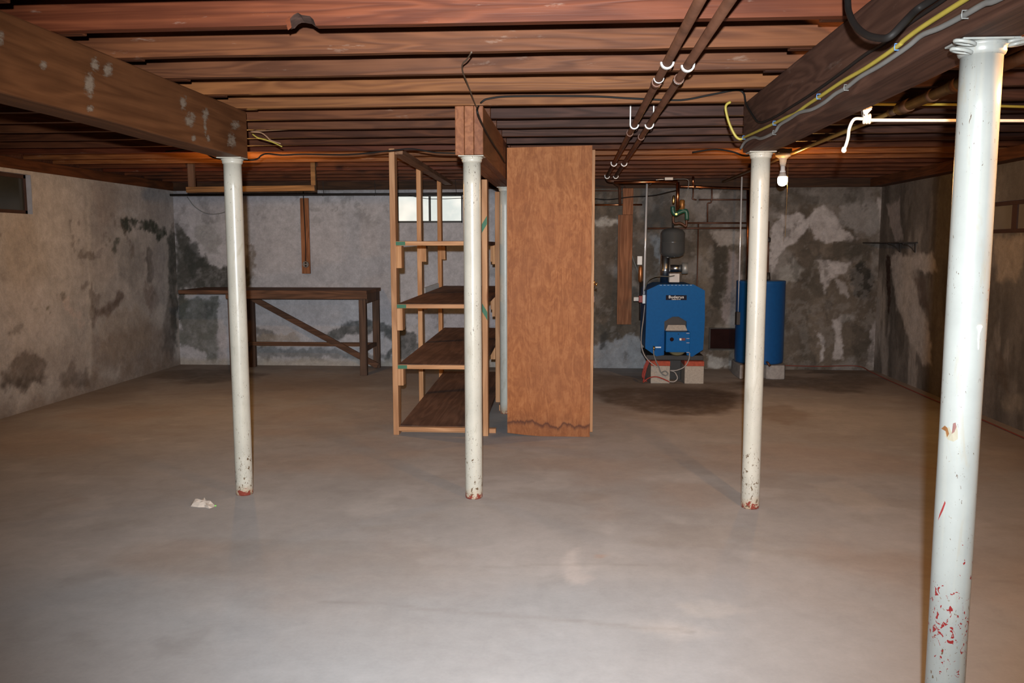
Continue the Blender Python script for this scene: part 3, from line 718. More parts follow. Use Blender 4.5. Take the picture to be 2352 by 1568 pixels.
# ------------------------------------------------------------------ windows
def window_back():
    a, b, z0, z1 = WINB; t = YB
    wn = struct(obj('window_1', MB().box(a-.01, b+.01, t+.05, t+.075, z0-.0, z0+.022).box(a, b, t+.05, t+.075, z1-.02, z1).box(a, a+.02, t+.05, t+.075, z0, z1).box(b-.02, b, t+.05, t+.075, z0, z1).box((a+b)/2-.012, (a+b)/2+.012, t+.048, t+.078, z0, z1), M_FRAMEG, bevel=.002))
    m, nt, bs = newmat('frosted_pane')
    vec, _ = coords(nt, (1,1,1), rnd=False); sx = N(nt, 'ShaderNodeSeparateXYZ'); L(nt, vec, sx.inputs[0])
    c = ramp(nt, noise(nt, vec, 6, 4), [(.35, (.60,.66,.62)), (.65, (.84,.84,.76))])
    L(nt, c, bs.inputs['Emission Color']); bs.inputs['Emission Strength'].default_value = .95
    bs.inputs['Base Color'].default_value = (.3,.3,.3,1); bs.inputs['Roughness'].default_value = .3
    obj('pane', MB().box(a+.02, (a+b)/2-.012, t+.058, t+.064, z0+.02, z1-.02), m, wn)
    obj('pane', MB().box((a+b)/2+.012, b-.02, t+.058, t+.064, z0+.02, z1-.02), m, wn)
    obj('reveal', MB().box(a-.02, a, t, t+.1, z0-.02, z1+.05).box(b, b+.02, t, t+.1, z0-.02, z1+.05).box(a-.02, b+.02, t, t+.1, z0-.02, z0).box(a-.02, b+.02, t, t+.1, z1, z1+.05), M_PLASTER, wn)
window_back()
def glass(name, col):
    m, nt, bs = newmat(name); vec, _ = coords(nt, (1,1,1))
    L(nt, ramp(nt, noise(nt, vec, 4, 4), [(.3, tuple(x*.7 for x in col)), (.7, col)]), bs.inputs['Base Color'])
    bs.inputs['Roughness'].default_value = .12; bs.inputs['Specular IOR Level'].default_value = .6; return m
def side_window(n, X, sgn, W_, muntins, gl, fr, depth=.10):
    a, b, z0, z1 = W_; o = X + sgn*depth
    x0, x1 = sorted((o, o+sgn*.03))
    mb = MB().box(x0, x1, a, b, z0, z0+.03).box(x0, x1, a, b, z1-.03, z1).box(x0, x1, a, a+.03, z0, z1).box(x0, x1, b-.03, b, z0, z1)
    wn = struct(obj('window_%d' % n, mb, fr, bevel=.002))
    ys = [a+.03] + muntins + [b-.03]
    for m_ in muntins: obj('mullion', MB().box(x0-.002, x1+.002, m_-.035, m_+.035, z0+.03, z1-.03), fr, wn)
    for p, q in zip(ys[:-1], ys[1:]):
        obj('pane', MB().box(x0+.01, x1-.01, p, q, z0+.02, z1-.02), gl, wn)
    s0, s1 = sorted((X, X+sgn*(depth+.12)))
    obj('reveal', MB().box(s0, s1, a-.03, a, z0-.03, z1+.03).box(s0, s1, b, b+.03, z0-.03, z1+.03).box(s0, s1, a, b, z0-.03, z0).box(s0, s1, a, b, z1, z1+.03), M_PLASTER, wn)
    return wn
side_window(2, XL, -1, WINL, [], glass('dirty_glass', (.045,.048,.040)), M_FRAME, .04)
side_window(3, XR, 1, WINR, [5.82, 6.43], glass('clouded_glass', (.20,.17,.13)), M_FRAME, .02)

# ------------------------------------------------------------------ workbench (back left)
bx0, bx1, by0, by1 = -3.95, -2.02, 8.33, 8.98
t = thing('workbench', 'long dark wooden workbench against the pale back wall', 'workbench', (-2.9, 8.65, 0))
for i in range(3):
    w_ = (by1-by0)/3; obj('top_board', MB().box(bx0, bx1, by0+i*w_+.001, by0+(i+1)*w_-.001, .823, .860), M_BENCH, t, bevel=.003)
obj('apron', MB().box(-3.46, bx1+.005, by0-.0, by0+.03, .775, .823), M_BENCH, t, bevel=.002)
obj('apron', MB().box(bx1-.045, bx1-.005, by0+.06, by1-.06, .735, .823), M_BENCHZ, t, bevel=.002)
for x, y in ((-2.075, by0+.06), (-3.42, by0+.06), (-2.065, by1-.05), (-3.43, by1-.05)):
    obj('leg', MB().box(x-.035, x+.035, y-.03, y+.03, 0, .823), M_BENCHZ, t, bevel=.003)
obj('stretcher', MB().box(-3.43, -2.06, by1-.10, by1-.06, .235, .275), M_BENCH, t, bevel=.002)
obj('stretcher', MB().box(-2.10, -2.06, by0+.06, by1-.05, .24, .28), M_BENCHZ, t, bevel=.002)
obj('stretcher', MB().box(-3.45, -3.41, by0+.06, by1-.05, .24, .28), M_BENCHZ, t, bevel=.002)
obj('brace', MB().bar((-3.42, by1-.125, .77), (-2.04, by1-.125, .03), .025, .06), M_BENCH, t, bevel=.002)

# board with outlet on the back wall
t = thing('outlet_board', 'narrow wooden board with an electrical outlet above the workbench', 'board', (-2.84, YB-.02, 1.4))
obj('board', MB().box(-2.885, -2.795, YB-.045, YB-.018, 1.005, 1.81), M_BOARD, t, bevel=.003)
obj('outlet_plate', MB().lathe([(.036, 0), (.038, -.004), (.034, -.008)], (-2.838, YB-.046, 1.105), 'Y', 8), M_STEEL, t)
for dz in (.015, -.015): obj('socket', MB().lathe([(.010, 0), (.010, -.003)], (-2.838, YB-.0545, 1.105+dz), 'Y', 12), M_BLACK, t)
obj('cable', MB().tube(smooth([(-2.845, YB-.05, 1.895), (-2.842, YB-.05, 1.7), (-2.834, YB-.05, 1.4), (-2.838, YB-.05, 1.14)]), .005, 6), M_BLACK, t, sm=True)

# frame hung from the joists
t = thing('hanging_frame', 'shallow lumber frame hung below the joists above the workbench', 'frame', (-2.73, 7.2, 1.76))
fy = JY(13)-.06
a = U(430, 443, Y=fy); b = U(722, 439, Y=fy)
obj('rail', MB().bar((a.x, fy, a.z+.026), (b.x+.01, fy, b.z+.026), .05, .048), M_HUNG, t, bevel=.003)
obj('hanger', MB().box(a.x, a.x+.055, fy+.02, fy+.055, a.z+.0, JZ+.06), M_BENCHZ, t, bevel=.003)  # darker lumber on this side stands in for its oblique, dimmer light
obj('hanger', MB().box(b.x-.035, b.x+.005, fy+.02, fy+.055, b.z+.0, JZ+.06), M_HUNG, t, bevel=.003)

# iron pipe along back wall, left
t = thing('wall_pipe', 'dark iron pipe hung along the top of the pale back wall', 'pipe', (-2.8, 8.85, 1.84))
obj('pipe', MB().tube([(XL+.05, 8.88, 1.842), (-1.9, 8.88, 1.838), (-1.0, 8.88, 1.842)], .013, 10), M_IRON, t, sm=True)
for x in (-3.6, -2.6, -2.05, -1.2): obj('strap', MB().tube([(x, 8.88, 1.822), (x+.014, 8.88, 1.84), (x+.005, 8.88, JZ+.01)], .003, 6), M_IRON, t)
tag(obj('wall_wire', MB().tube(smooth([U(430,452,Y=9.0), U(448,475,Y=9.0), U(475,490,Y=9.0), U(505,490,Y=9.0), U(530,480,Y=9.0), U(545,468,Y=9.0)]), .004, 6), M_GREY, sm=True), 'thin grey wire sagging on the back wall left of the leftmost post', 'wire')
tag(obj('window_wire', MB().tube(smooth([U(860,446,Y=8.9), U(915,444,Y=8.9), U(980,456,Y=8.9), U(1060,455,Y=8.9), U(1120,452,Y=8.9)]), .0035, 6), M_BLACK, sm=True), 'thin black wire passing in front of the bright window', 'wire')

# ------------------------------------------------------------------ lumber rack
RX0, RX1 = -1.213, -.555
t = thing('lumber_rack', 'open shelf rack of pale studs and plywood standing before the window', 'shelf rack', (-.9, 6.9, 0))
rows = [(5.70, -1.213, -.555), (6.98, -1.262, -.578), (8.22, -1.285, -.60)]
for i, (y, xa, xb) in enumerate(rows):
    obj('upright', MB().box(xa, xa+.038, y, y+.085, 0 if i else .0, 1.945 if i == 0 else 1.925), M_PINE, t, bevel=.003)
    obj('upright', MB().box(xb-.038, xb, y, y+.085, 0, BZ0-.005), M_PINE, t, bevel=.003)
obj('top_runner', MB().bar((-1.195+.035, 5.72, 1.925), (-1.265+.04, 8.6, 1.925), .075, .035), M_PINEY, t, bevel=.003)
SZ = [1.318, .895, .480, .048]
for i, z in enumerate(SZ):
    q = .003*i
    if i < 3:
        v = [(rows[0][1]+.040, 5.705, z-.014), (rows[0][2]-.040, 5.705, z-.014), (rows[2][2]-.040, 8.35, z-.014), (rows[2][1]+.040, 8.35, z-.014)]
    else:
        v = [(rows[0][1]+.040, 5.72, z-.014), (rows[0][2]-.040, 5.72, z-.014), (rows[2][2]-.040, 8.30, z-.014), (rows[2][1]+.040, 8.30, z-.014)]
    v += [(x, y, zz+.028) for x, y, zz in v]
    obj('shelf', MB().add(v, [(0,3,2,1),(4,5,6,7),(0,1,5,4),(1,2,6,5),(2,3,7,6),(3,0,4,7)]), M_SHELF, t, bevel=.002)
    obj('front_lip', MB().box(rows[0][1]+.041, rows[0][2]-.041, 5.685, 5.704 if i < 3 else 5.719, z-.016, z+.012), M_PINEX, t, bevel=.002)
    for j, (y, xa, xb) in enumerate(rows):
        if i == 3: continue
        hh = [.15, .15, .115][i] if j == 0 else .10
        if i == 0 and j: hh = .13
        obj('cleat', MB().box(xa+.039, xa+.077, y-.006, y+.07, z-.018-hh, z-.018), M_PINE, t, bevel=.002)
        obj('cleat', MB().box(xb-.077, xb-.039, y-.006, y+.07, z-.018-hh, z-.018), M_PINE, t, bevel=.002)
obj('foot_rail', MB().box(RX0+.04, RX1+.045, 5.79, 5.83, .002, .034), M_PINEX, t, bevel=.002)
obj('foot_block', MB().box(RX1-.0, RX1+.04, 6.6, 6.68, .002, .05), M_PINEX, t, bevel=.002)
for y, z in ((6.98, 1.23), (6.98, .80)): obj('cleat', MB().box(-.64, -.615, y-.02, y-.007, z-.08, z+.08), M_PINE, t, bevel=.002)
for z in SZ[:3]: obj('paint_mark', MB().box(rows[0][1]+.042, rows[0][1]+.105, 5.682, 5.6848, z-.014, z+.010), M_GREENP, t, label='green paint mark')
for (py0, s) in ((515, -1), (716, 1)):
    p = U(1114, py0, Y=5.699); h = .028
    obj('paint_mark', MB().add([(RX1-.037, 5.698, p.z+s*.03-h), (RX1-.001, 5.698, p.z-s*.03-h), (RX1-.001, 5.698, p.z-s*.03+h), (RX1-.037, 5.698, p.z+s*.03+h)], [(0,1,2,3)]), M_GREENP, t, label='green paint mark')
p = U(990, 668, Y=8.0)
tag(obj('plank_offcut', MB().bar(U(975, 668, Y=7.9), U(1006, 657, Y=8.15), .02, .06), plain('grey_plank', (.40,.41,.42), .8), bevel=.002), 'short grey board tilted on the upper rack shelf', 'board')

# ------------------------------------------------------------------ plywood cabinet
def ply_mat():
    m, nt, bs = newmat('fir_plywood')
    vec, raw = coords(nt, (10,10,3.0), rnd=False)
    d = noise(nt, vec, .9, 4, .6, 1.2)
    s = math_(nt, 'SINE', math_(nt, 'MULTIPLY', d, 30.0))
    v2, _ = coords(nt, (150,150,7), rnd=False); fine = noise(nt, v2, 1, 3)
    v5, _ = coords(nt, (24,24,16), rnd=False); burl = noise(nt, v5, 1.0, 5, .7, 1.0)
    f = math_(nt, 'ADD', math_(nt, 'ADD', math_(nt, 'MULTIPLY', s, .07), math_(nt, 'MULTIPLY', fine, .35)), math_(nt, 'MULTIPLY', burl, .6))
    c = ramp(nt, f, [(.34, (.26,.082,.024)), (.48, (.34,.116,.036)), (.64, (.43,.165,.058))])
    v3, _ = coords(nt, (1,1,1), rnd=False); b = noise(nt, v3, 2.0, 3)
    c = mixc(nt, ramp(nt, b, [(.4, (0,0,0)), (.7, (.35,.35,.35))]), c, (.26,.10,.045))
    sx = N(nt, 'ShaderNodeSeparateXYZ'); L(nt, v3, sx.inputs[0])
    wv, _ = coords(nt, (1,1,.1), rnd=False); wob = noise(nt, wv, 9, 5, .6)
    lvl = math_(nt, 'SUBTRACT', sx.outputs[2], math_(nt, 'MULTIPLY', wob, .17))
    edge = ramp(nt, math_(nt, 'ADD', lvl, .5), [(.35, (.25,)*3), (.475, (.35,)*3), (.499, (.95,)*3), (.512, (.25,)*3), (.60, (0,0,0))])
    c = mixc(nt, edge, c, (.085,.028,.015))
    L(nt, c, bs.inputs['Base Color']); bs.inputs['Roughness'].default_value = .6; bs.inputs['Specular IOR Level'].default_value = .18
    bump(nt, bs, f, .15, .003); return m
M_PLY = ply_mat()
t = thing('plywood_cabinet', 'tall orange-brown plywood cabinet, floor to joists, water-stained along its bottom', 'cabinet', (-.14, 6.3, 0))
v = [(-.424, 5.72, .022), (-.30, 5.72, .008), (-.2, 5.72, .001), (.140, 5.72, .001), (.140, 5.72, 1.955), (-.424, 5.72, 1.945)]
mb = MB().prism([(x, z) for x, _, z in v], 5.72, 5.738); obj('end_panel', mb, M_PLY, t)
obj('back_panel', MB().box(-.424, -.410, 5.74, 6.94, .02, 1.945), M_PLY, t)
obj('end_panel', MB().box(-.424, .125, 6.945, 6.96, .02, 1.945), M_PLY, t)
obj('top_panel', MB().box(-.409, .125, 5.74, 6.94, 1.93, 1.945), M_PLY, t)
obj('bottom_panel', MB().box(-.409, .125, 5.74, 6.94, .06, .078), M_PLY, t)
obj('shelf', MB().box(-.409, .125, 5.74, 6.94, .95, .968), M_PLY, t)
for y0, y1, ky in ((5.745, 6.345, 6.30), (6.352, 6.955, 6.40)):
    d = obj('door', MB().box(.141, .160, y0, y1, .03, 1.93), M_PINE, t, bevel=.002)
    obj('knob', MB().lathe([(.006, 0), (.006, .008), (.014, .012), (.014, .02), (.007, .024)], (.160, ky, 1.03), 'X', 14), M_BRASS, d, sm=True)
obj('hinge', MB().box(.1602, .164, 5.75, 5.78, .92, .96), M_COPPEROLD, t)
obj('latch', MB().lathe([(.005, 0), (.005, .012), (.012, .014), (.012, .022)], (.160, 5.77, 1.04), 'X', 12), M_BRASS, t, sm=True)

# ------------------------------------------------------------------ boiler
BY = 8.10
def UB(x, y, Y=BY): p = U(x, y, Y=Y); return (p.x, p.z)
t = thing('boiler', 'blue enamelled oil boiler with clipped corners, standing on brick-capped blocks', 'boiler', (1.0, 8.4, .21))
out = [(1514,653),(1593,653),(1619,667),(1619,735),(1615,803),(1588,819),(1576,818),(1576,812),(1577,738),(1559,727),(1545,727),(1526,738),(1525,812),(1524,816),(1508,819),(1482,800),(1484,735),(1486,666)]
poly = [UB(*q) for q in out]
# front sheet with arch opening: quads by hand
ft = MB()
L_ = [UB(1514,653), UB(1486,666), UB(1484,735), UB(1482,800), UB(1508,818), UB(1525,815), UB(1526,738), UB(1545,727)]
Rr = [UB(1593,653), UB(1619,667), UB(1619,735), UB(1615,803), UB(1590,819), UB(1577,815), UB(1577,738), UB(1559,727)]
v = []
for y in (BY, BY+.03):
    v += [(x, y, z) for x, z in L_] + [(x, y, z) for x, z in Rr]
f = []
fr = [(0,1,2,6,7), (2,3,4,5,6), (8,15,14,10,9), (10,14,13,12,11), (0,7,15,8)]
for q in fr: f.append(q); f.append(tuple(i+16 for i in q[::-1]))
loop = [0,1,2,3,4,5,6,7,15,14,13,12,11,10,9,8]
for i in range(16):
    a, b = loop[i], loop[(i+1) % 16]; f.append((a, b, b+16, a+16))
ft.add(v, f); bf = obj('front_panel', ft, M_BLUE, t)
j = [UB(1514,653), UB(1593,653), UB(1619,667), UB(1619,735), UB(1615,803), UB(1605,809), UB(1500,808), UB(1482,800), UB(1484,735), UB(1486,666)]
cx_ = sum(p[0] for p in j)/len(j); cz_ = sum(p[1] for p in j)/len(j)
j = [(cx_+(x-cx_)*.985, cz_+(z-cz_)*.985) for x, z in j]
obj('jacket', MB().prism(j[::-1], BY+.08, BY+.68), M_BLUE, t)
obj('hood', MB().box(1.02-.26, 1.02+.245, BY+.0305, BY+.079, .35, .88), M_IRON, t)
obj('burner_plate', MB().prism([UB(*q, Y=BY-.02) for q in [(1528,760),(1579,760),(1573,746),(1534,746)]][::-1], BY-.03, BY-.012), M_BLOCK, t, label='speckled beige cast plate')
x0, z1 = UB(1530, 762, BY-.16); x1, z0 = UB(1584, 809, BY-.16)
bb = obj('burner_cover', MB().box(x0, x1, BY-.16, BY-.01, z0, z1), M_BLUE, t, bevel=.004)
obj('burner', MB().lathe([(.09,0),(.10,.02),(.10,.10),(.08,.12)], ((x0+x1)/2, BY-.14, z0+.06), 'Y', 24), plain('olive_iron', (.10,.085,.03), .6), t, sm=True)
p = UB(1543, 779, BY-.161); obj('reset_button', MB().lathe([(.018,0),(.018,-.008),(.012,-.01)], (p[0], BY-.161, p[1]), 'Y', 20), M_MAROON, bb, sm=True)
p = UB(1567, 779, BY-.161); obj('switch_bezel', MB().box(p[0]-.028, p[0]+.028, BY-.165, BY-.1602, p[1]-.012, p[1]+.012), plain('dark_red_plastic', (.16,.02,.015), .5), bb, bevel=.002)
obj('rocker', MB().box(p[0]-.026, p[0]-.008, BY-.170, BY-.1655, p[1]-.010, p[1]+.010), M_WHITE, bb, bevel=.001)
p = UB(1558, 767, BY-.161); obj('screw', MB().lathe([(.005,0),(.005,-.003)], (p[0], BY-.1605, p[1]), 'Y', 10), M_BLACK, bb)
for yy in (765, 777, 787, 809):
    p = UB(1582, yy, BY-.161); obj('louvre', MB().box(p[0]-.022, p[0]+.006, BY-.163, BY-.1605, p[1]-.003, p[1]+.002), plain('pink_edge', (.55,.42,.42), .4), bb)
p = UB(1553, 684, BY-.002)
pl = obj('name_plate', MB().box(p[0]-.096, p[0]+.098, BY-.004, BY-.0005, p[1]-.020, p[1]+.026), plain('plate_navy', (.012,.012,.025), .6, spec=.1), bf)
def text(s, size, loc, mat, parent, bold=0.0, sx=1.0):
    cu = bpy.data.curves.new('lettering', 'FONT'); cu.body = s; cu.size = size; cu.extrude = .0006; cu.align_x = 'CENTER'; cu.align_y = 'CENTER'; cu.offset = bold; cu.space_character = 1.08
    o = bpy.data.objects.new('lettering', cu); COL.objects.link(o)
    dg = bpy.context.evaluated_depsgraph_get(); me = bpy.data.meshes.new_from_object(o.evaluated_get(dg)); bpy.data.objects.remove(o)
    me.transform(Matrix.Translation(loc) @ Matrix.Rotation(R(90), 4, 'X') @ Matrix.Diagonal((sx, 1, 1, 1)))
    me.materials.clear(); me.materials.append(mat)
    o = bpy.data.objects.new('lettering', me); COL.objects.link(o); o.parent = parent
    return o
text('Buderus', .036, (p[0], BY-.0052, p[1]+.008), M_WHITE, bf, .0004, 1.12)
text('Logano G115', .014, (p[0], BY-.0052, p[1]-.013), M_WHITE, bf, .0004, 1.0)
for q in range(9):
    pp = UB(1518+q*8.6, 654.5, BY-.001); obj('edge_highlight', MB().box(pp[0]-.010, pp[0]+.010, BY-.002, BY-.0003, pp[1]-.003, pp[1]+.002), plain('edge_highlight_blue', (.22,.36,.52), .4) if q == 0 else bpy.data.materials['edge_highlight_blue'], bf)  # pale dashes paint highlights along the top edge
a = UB(1502, 797, BY-.03)
dv = obj('drain_valve', MB().tube([(a[0], BY-.001, a[1]+.0), (a[0], BY-.04, a[1]), (a[0], BY-.04, a[1]-.03)], .010, 10), M_BRASS, t, sm=True)
obj('lever', MB().box(a[0]+.012, a[0]+.065, BY-.046, BY-.036, a[1]-.005, a[1]+.006), M_STEEL, dv)

# blocks and bricks under the boiler
def blockpair(px0, px1, lab1, lab2):
    x0 = U(px0, 842, Y=8.05).x; x1 = U(px1, 842, Y=8.05).x
    tag(obj('cinder_block', MB().box(x0, x1, 8.05, 8.44, 0, .168), M_BLOCK, bevel=.005), lab1, 'block')
    for k in range(2): obj_ = tag(obj('brick', MB().box(x0-.002+k*.001, x1+.002, 8.05+k*.205, 8.245+k*.205, .1685, .2135), M_BRICK, bevel=.003), lab2[k], 'brick')
blockpair(1495, 1539, 'beige concrete block under the boiler, left one behind the looped hose', ('front red brick capping the left block under the boiler', 'red brick behind the front one on the left block'))
blockpair(1573, 1617, 'beige concrete block under the boiler, right one', ('front red brick capping the right block under the boiler', 'red brick behind the front one on the right block'))
obj_ = tag(obj('gap_filler', MB().box(.955, 1.085, 8.30, 8.62, 0, .2135), M_IRON, bevel=.004), 'dark plinth in the gap between the two block piers', 'filler')  # dark box added to fill the gap between the piers
tag(obj('base_slab', MB().box(.73, 1.27, 8.12, 8.74, .214, .262), M_IRON, bevel=.004), 'dark steel base tray between the boiler and its bricks', 'tray')

def hose(name, pts, r, mat, label, Y=8.0, cat='hose', **k):
    return tag(obj(name, MB().tube(smooth([U(a, b, Y=(c[0] if c else Y)) for a, b, *c in pts]), r, 8), mat, sm=True), label, cat)
hose('grey_hose', [(1501,803,8.04),(1502,815,8.02),(1507,830,8.0),(1513,842,8.0),(1518,855,8.0),(1528,862,8.0),(1534,858,8.0),(1528,852,8.0),(1520,855,8.01)], .006, M_GREY, 'thin grey drain hose curling before the left block', cat='hose')
hose('burner_cable', [(1584,811,7.93),(1582,826,7.95),(1572,842,7.97),(1555,850,7.98),(1540,851,7.99),(1550,855,8.0),(1556,868,8.0),(1549,876,8.0),(1537,876,8.0)], .0055, plain('pale_cable', (.38,.34,.31), .5), 'pale cable looping from the burner cover to the red cord', cat='cable')
hose('side_cable', [(1481,700,8.2),(1478,730,8.15),(1474,760,8.1),(1473,790,8.05),(1480,815,8.03),(1494,832,8.0),(1510,843,7.99)], .005, bpy.data.materials['pale_cable'], 'pale cable running down the left side of the boiler', cat='cable')
tc_ = thing('extension_cord', 'red-orange cord hanging in a bundle left of the boiler blocks', 'cord', tuple(U(1482, 878, Z=0)))
for k in range(4):
    obj('cord', MB().tube(smooth([U(1493-k*2, 826, Y=8.03+k*.01), U(1485-k*2, 845, Y=8.02+k*.01), U(1480-k*1.5, 865, Y=8.02+k*.01), U(1477+k*3, 876, Y=8.02)]), .005, 7), M_REDC, tc_, sm=True)
obj('cord', MB().tube(smooth([U(1477,878,Y=8.0), U(1490,868,Y=8.0), U(1505,865,Y=7.99), U(1518,868,Y=7.99), U(1530,873,Y=8.0), U(1538,877,Y=8.0)]), .006, 7), M_REDC, tc_, sm=True)

# expansion tank, flue, controls over the boiler
TY = 8.42
p = U(1545, 556, Y=TY); r = .118
t = thing('expansion_tank', 'dark grey expansion tank above the blue boiler', 'tank', (p.x, TY, 1.18))
z0 = U(1545, 592, Y=TY).z; z1 = U(1545, 523, Y=TY).z; h = z1-z0
obj('vessel', MB().lathe([(.02,0),(.07,.006),(.105,.025),(r,.055),(r,h*.5),(r*1.01,h*.5+.002),(r*1.01,h*.5+.008),(r,h*.5+.01),(r,h-.05),(.10,h-.022),(.06,h-.004),(.015,h)], (p.x, TY, z0), seg=40), M_GREYTANK, t, sm=True)
obj('nipple', MB().tube([(p.x+.0, TY, z1-.005), (p.x, TY, z1+.10)], .011, 10), M_IRON, t, sm=True)
p = U(1528, 620, Y=8.64)
t = thing('flue_pipe', 'shiny galvanised flue pipe rising from the boiler behind the grey tank', 'flue', (p.x, 8.64, .94))
obj('pipe', MB().lathe([(.05,0),(.05,.12),(.052,.125),(.052,.135),(.05,.14),(.05,.42)], (p.x, 8.64, .925), seg=28), M_STEEL, t, sm=True)
q = U(1555, 616, Y=8.45)
obj('elbow', MB().lathe([(.036,0),(.036,.115)], (q.x-.07, 8.45, q.z), 'X', 24), M_STEEL, t, sm=True)
obj('damper', MB().lathe([(.040,0),(.056,.003),(.056,.056),(.030,.06)], (q.x+.046, 8.45, q.z), 'X', 24), plain('dull_zinc', (.42,.42,.40), .5, .5), t, sm=True)
p = U(1548, 637, Y=8.3)
t = thing('control_box', 'pale metal control box on top of the boiler', 'control box', (p.x, 8.3, .945))
obj('housing', MB().box(p.x-.049, p.x+.050, 8.27, 8.36, U(1548,648,Y=8.3).z, U(1548,628,Y=8.3).z), plain('box_beige', (.60,.56,.52), .5), t, bevel=.004)
obj('cable', MB().tube(smooth([U(1549,633,Y=8.26), U(1535,635,Y=8.24), U(1515,634,Y=8.24), U(1500,637,Y=8.25), U(1488,646,Y=8.27), U(1480,668,Y=8.3)]), .005, 8), plain('olive_cable', (.12,.11,.085), .5), t, sm=True)
for bxn, (pa, pb, Y_, mat, lab, cat) in {
    'junction_box': ((1464,588,1475,608), None, 8.75, M_WHITE, 'small bright white box left of the conduit by the boiler', 'box'),
    'gas_valve': ((1476,677,1484,697), None, 8.3, M_WHITE, 'white and red control valve at the left edge of the boiler', 'valve'),
    'ceiling_box': ((1527,407,1546,415), None, 8.3, M_PORC, 'small cream junction box under the joists above the boiler', 'box')}.items():
    a = U(pa[0], pa[1], Y=Y_); b = U(pa[2], pa[3], Y=Y_)
    o = obj(bxn, MB().box(a.x, b.x, Y_, Y_+.06, b.z, a.z), mat, bevel=.003); tag(o, lab, cat)
    if bxn == 'gas_valve':
        obj('red_body', MB().box(a.x-.035, a.x-.0005, Y_+.005, Y_+.05, b.z+.01, a.z-.01), M_REDC, o, bevel=.003)
        obj('knob', MB().box(a.x-.085, a.x-.036, Y_+.01, Y_+.045, (a.z+b.z)/2-.02, (a.z+b.z)/2+.02), M_PORC, o, bevel=.003)
    if bxn == 'ceiling_box':
        obj('conduit', MB().tube(smooth([(a.x-.002, Y_+.03, (a.z+b.z)/2+.0), U(1515,412,Y=Y_+.03), U(1506,414,Y=Y_+.03), U(1498,419,Y=Y_+.05), U(1492,424,Y=Y_+.08)]), .006, 8), M_STEEL, o, sm=True)
        obj('wire', MB().tube(smooth([(b.x+.002, Y_+.03, (a.z+b.z)/2), U(1560,411,Y=Y_), U(1580,413,Y=Y_), U(1581,430,Y=Y_), U(1576,455,Y=Y_), U(1573,470,Y=Y_)]), .0035, 6), M_GREY, o, sm=True)

# circulator group
t = thing('circulator_pump', 'green circulator pump with a brass motor above the grey expansion tank', 'pump', tuple(U(1560, 480, Y=8.3)))
def V(x, y, Y=8.3): return U(x, y, Y=Y)
obj('motor', MB().lathe([(.016,0),(.026,.01),(.026,.09),(.018,.10)], (V(1566,470).x, 8.28, V(1566,483).z), 'Z', 20), plain('bronze_motor', (.30,.13,.03), .4, .4), t, sm=True)
obj('body', MB().tube(smooth([V(1545,474), V(1546,486), V(1552,492), V(1562,487), V(1572,484), V(1577,488), V(1578,505)]), .020, 12), M_GREEN, t, sm=True)
obj('flange', MB().lathe([(.045,0),(.045,.012)], (V(1568,482).x, 8.3, V(1568,483).z), 'Z', 20), M_GREEN, t, sm=True)
obj('bolt', MB().lathe([(.010,0),(.010,-.02)], (V(1552,492).x, 8.275, V(1552,492).z), 'Y', 8), M_BRASS, t)
obj('bleeder', MB().lathe([(.008,0),(.013,.01),(.013,.07),(.006,.08)], (V(1547,468).x, 8.3, V(1547,468).z), 'Z', 12), M_BRASS, t, sm=True)
obj('bracket', MB().tube(smooth([V(1546,496), V(1548,512), V(1562,512), V(1570,516), V(1576,519), V(1577,504)]), .012, 8), M_COPPEROLD, t, sm=True)

# ------------------------------------------------------------------ pipes of the boiler
def pipe(name, pts, r, mat, label, cat='pipe', grp=None, fit=None, sm_=False):
    pts = [Vector(p) for p in pts]
    # rounded corners
    q = [pts[0]]
    for i in range(1, len(pts)-1):
        a, b, c = pts[i-1], pts[i], pts[i+1]; e = min(.04, (b-a).length*.45, (c-b).length*.45)
        p0 = b+(a-b).normalized()*e; p2 = b+(c-b).normalized()*e
        for k in range(6):
            s = k/5; q.append(p0*(1-s)**2 + b*2*s*(1-s) + p2*s*s)
    q.append(pts[-1])
    o = tag(obj(name, MB().tube(q, r, 14), mat, sm=True), label, cat, grp)
    for f_ in (fit or []):
        f0, f1 = Vector(f_[0]), Vector(f_[1]); obj('fitting', MB().tube([f0, f1], r*1.28, 14), mat, o, sm=True)
    return o
W9 = lambda x, y, Y=9.02: U(x, y, Y=Y)
H1X, H2X, HZ, HR = .331, .409, 1.93, .0155
e1 = V(1401, 417, 8.1)
pipe('heating_pipe', [(H1X, YF+.1, HZ), (H1X, 8.08, HZ), (H1X+.02, 8.15, 1.905), V(1558,418,8.15), V(1556,470,8.15), V(1560,474,8.25)], HR, M_COPPEROLD, 'left of the two brown copper pipes under the joists, turning to the boiler', 'pipe', 'heating pipes under the joists',
     fit=[((H1X, 4.92, HZ), (H1X, 4.98, HZ)), ((H1X, 3.42, HZ), (H1X, 3.47, HZ))])
pipe('heating_pipe', [(H2X, YF+.1, HZ), (H2X, 8.50, HZ), W9(1423, 428, 8.7), W9(1424, 470, 8.75)], HR, M_COPPEROLD, 'right of the two brown copper pipes under the joists, nearer the cabled beam', 'pipe', 'heating pipes under the joists',
     fit=[((H2X, 3.36, HZ), (H2X, 3.41, HZ)), ((H2X, 5.1, HZ), (H2X, 5.16, HZ))])
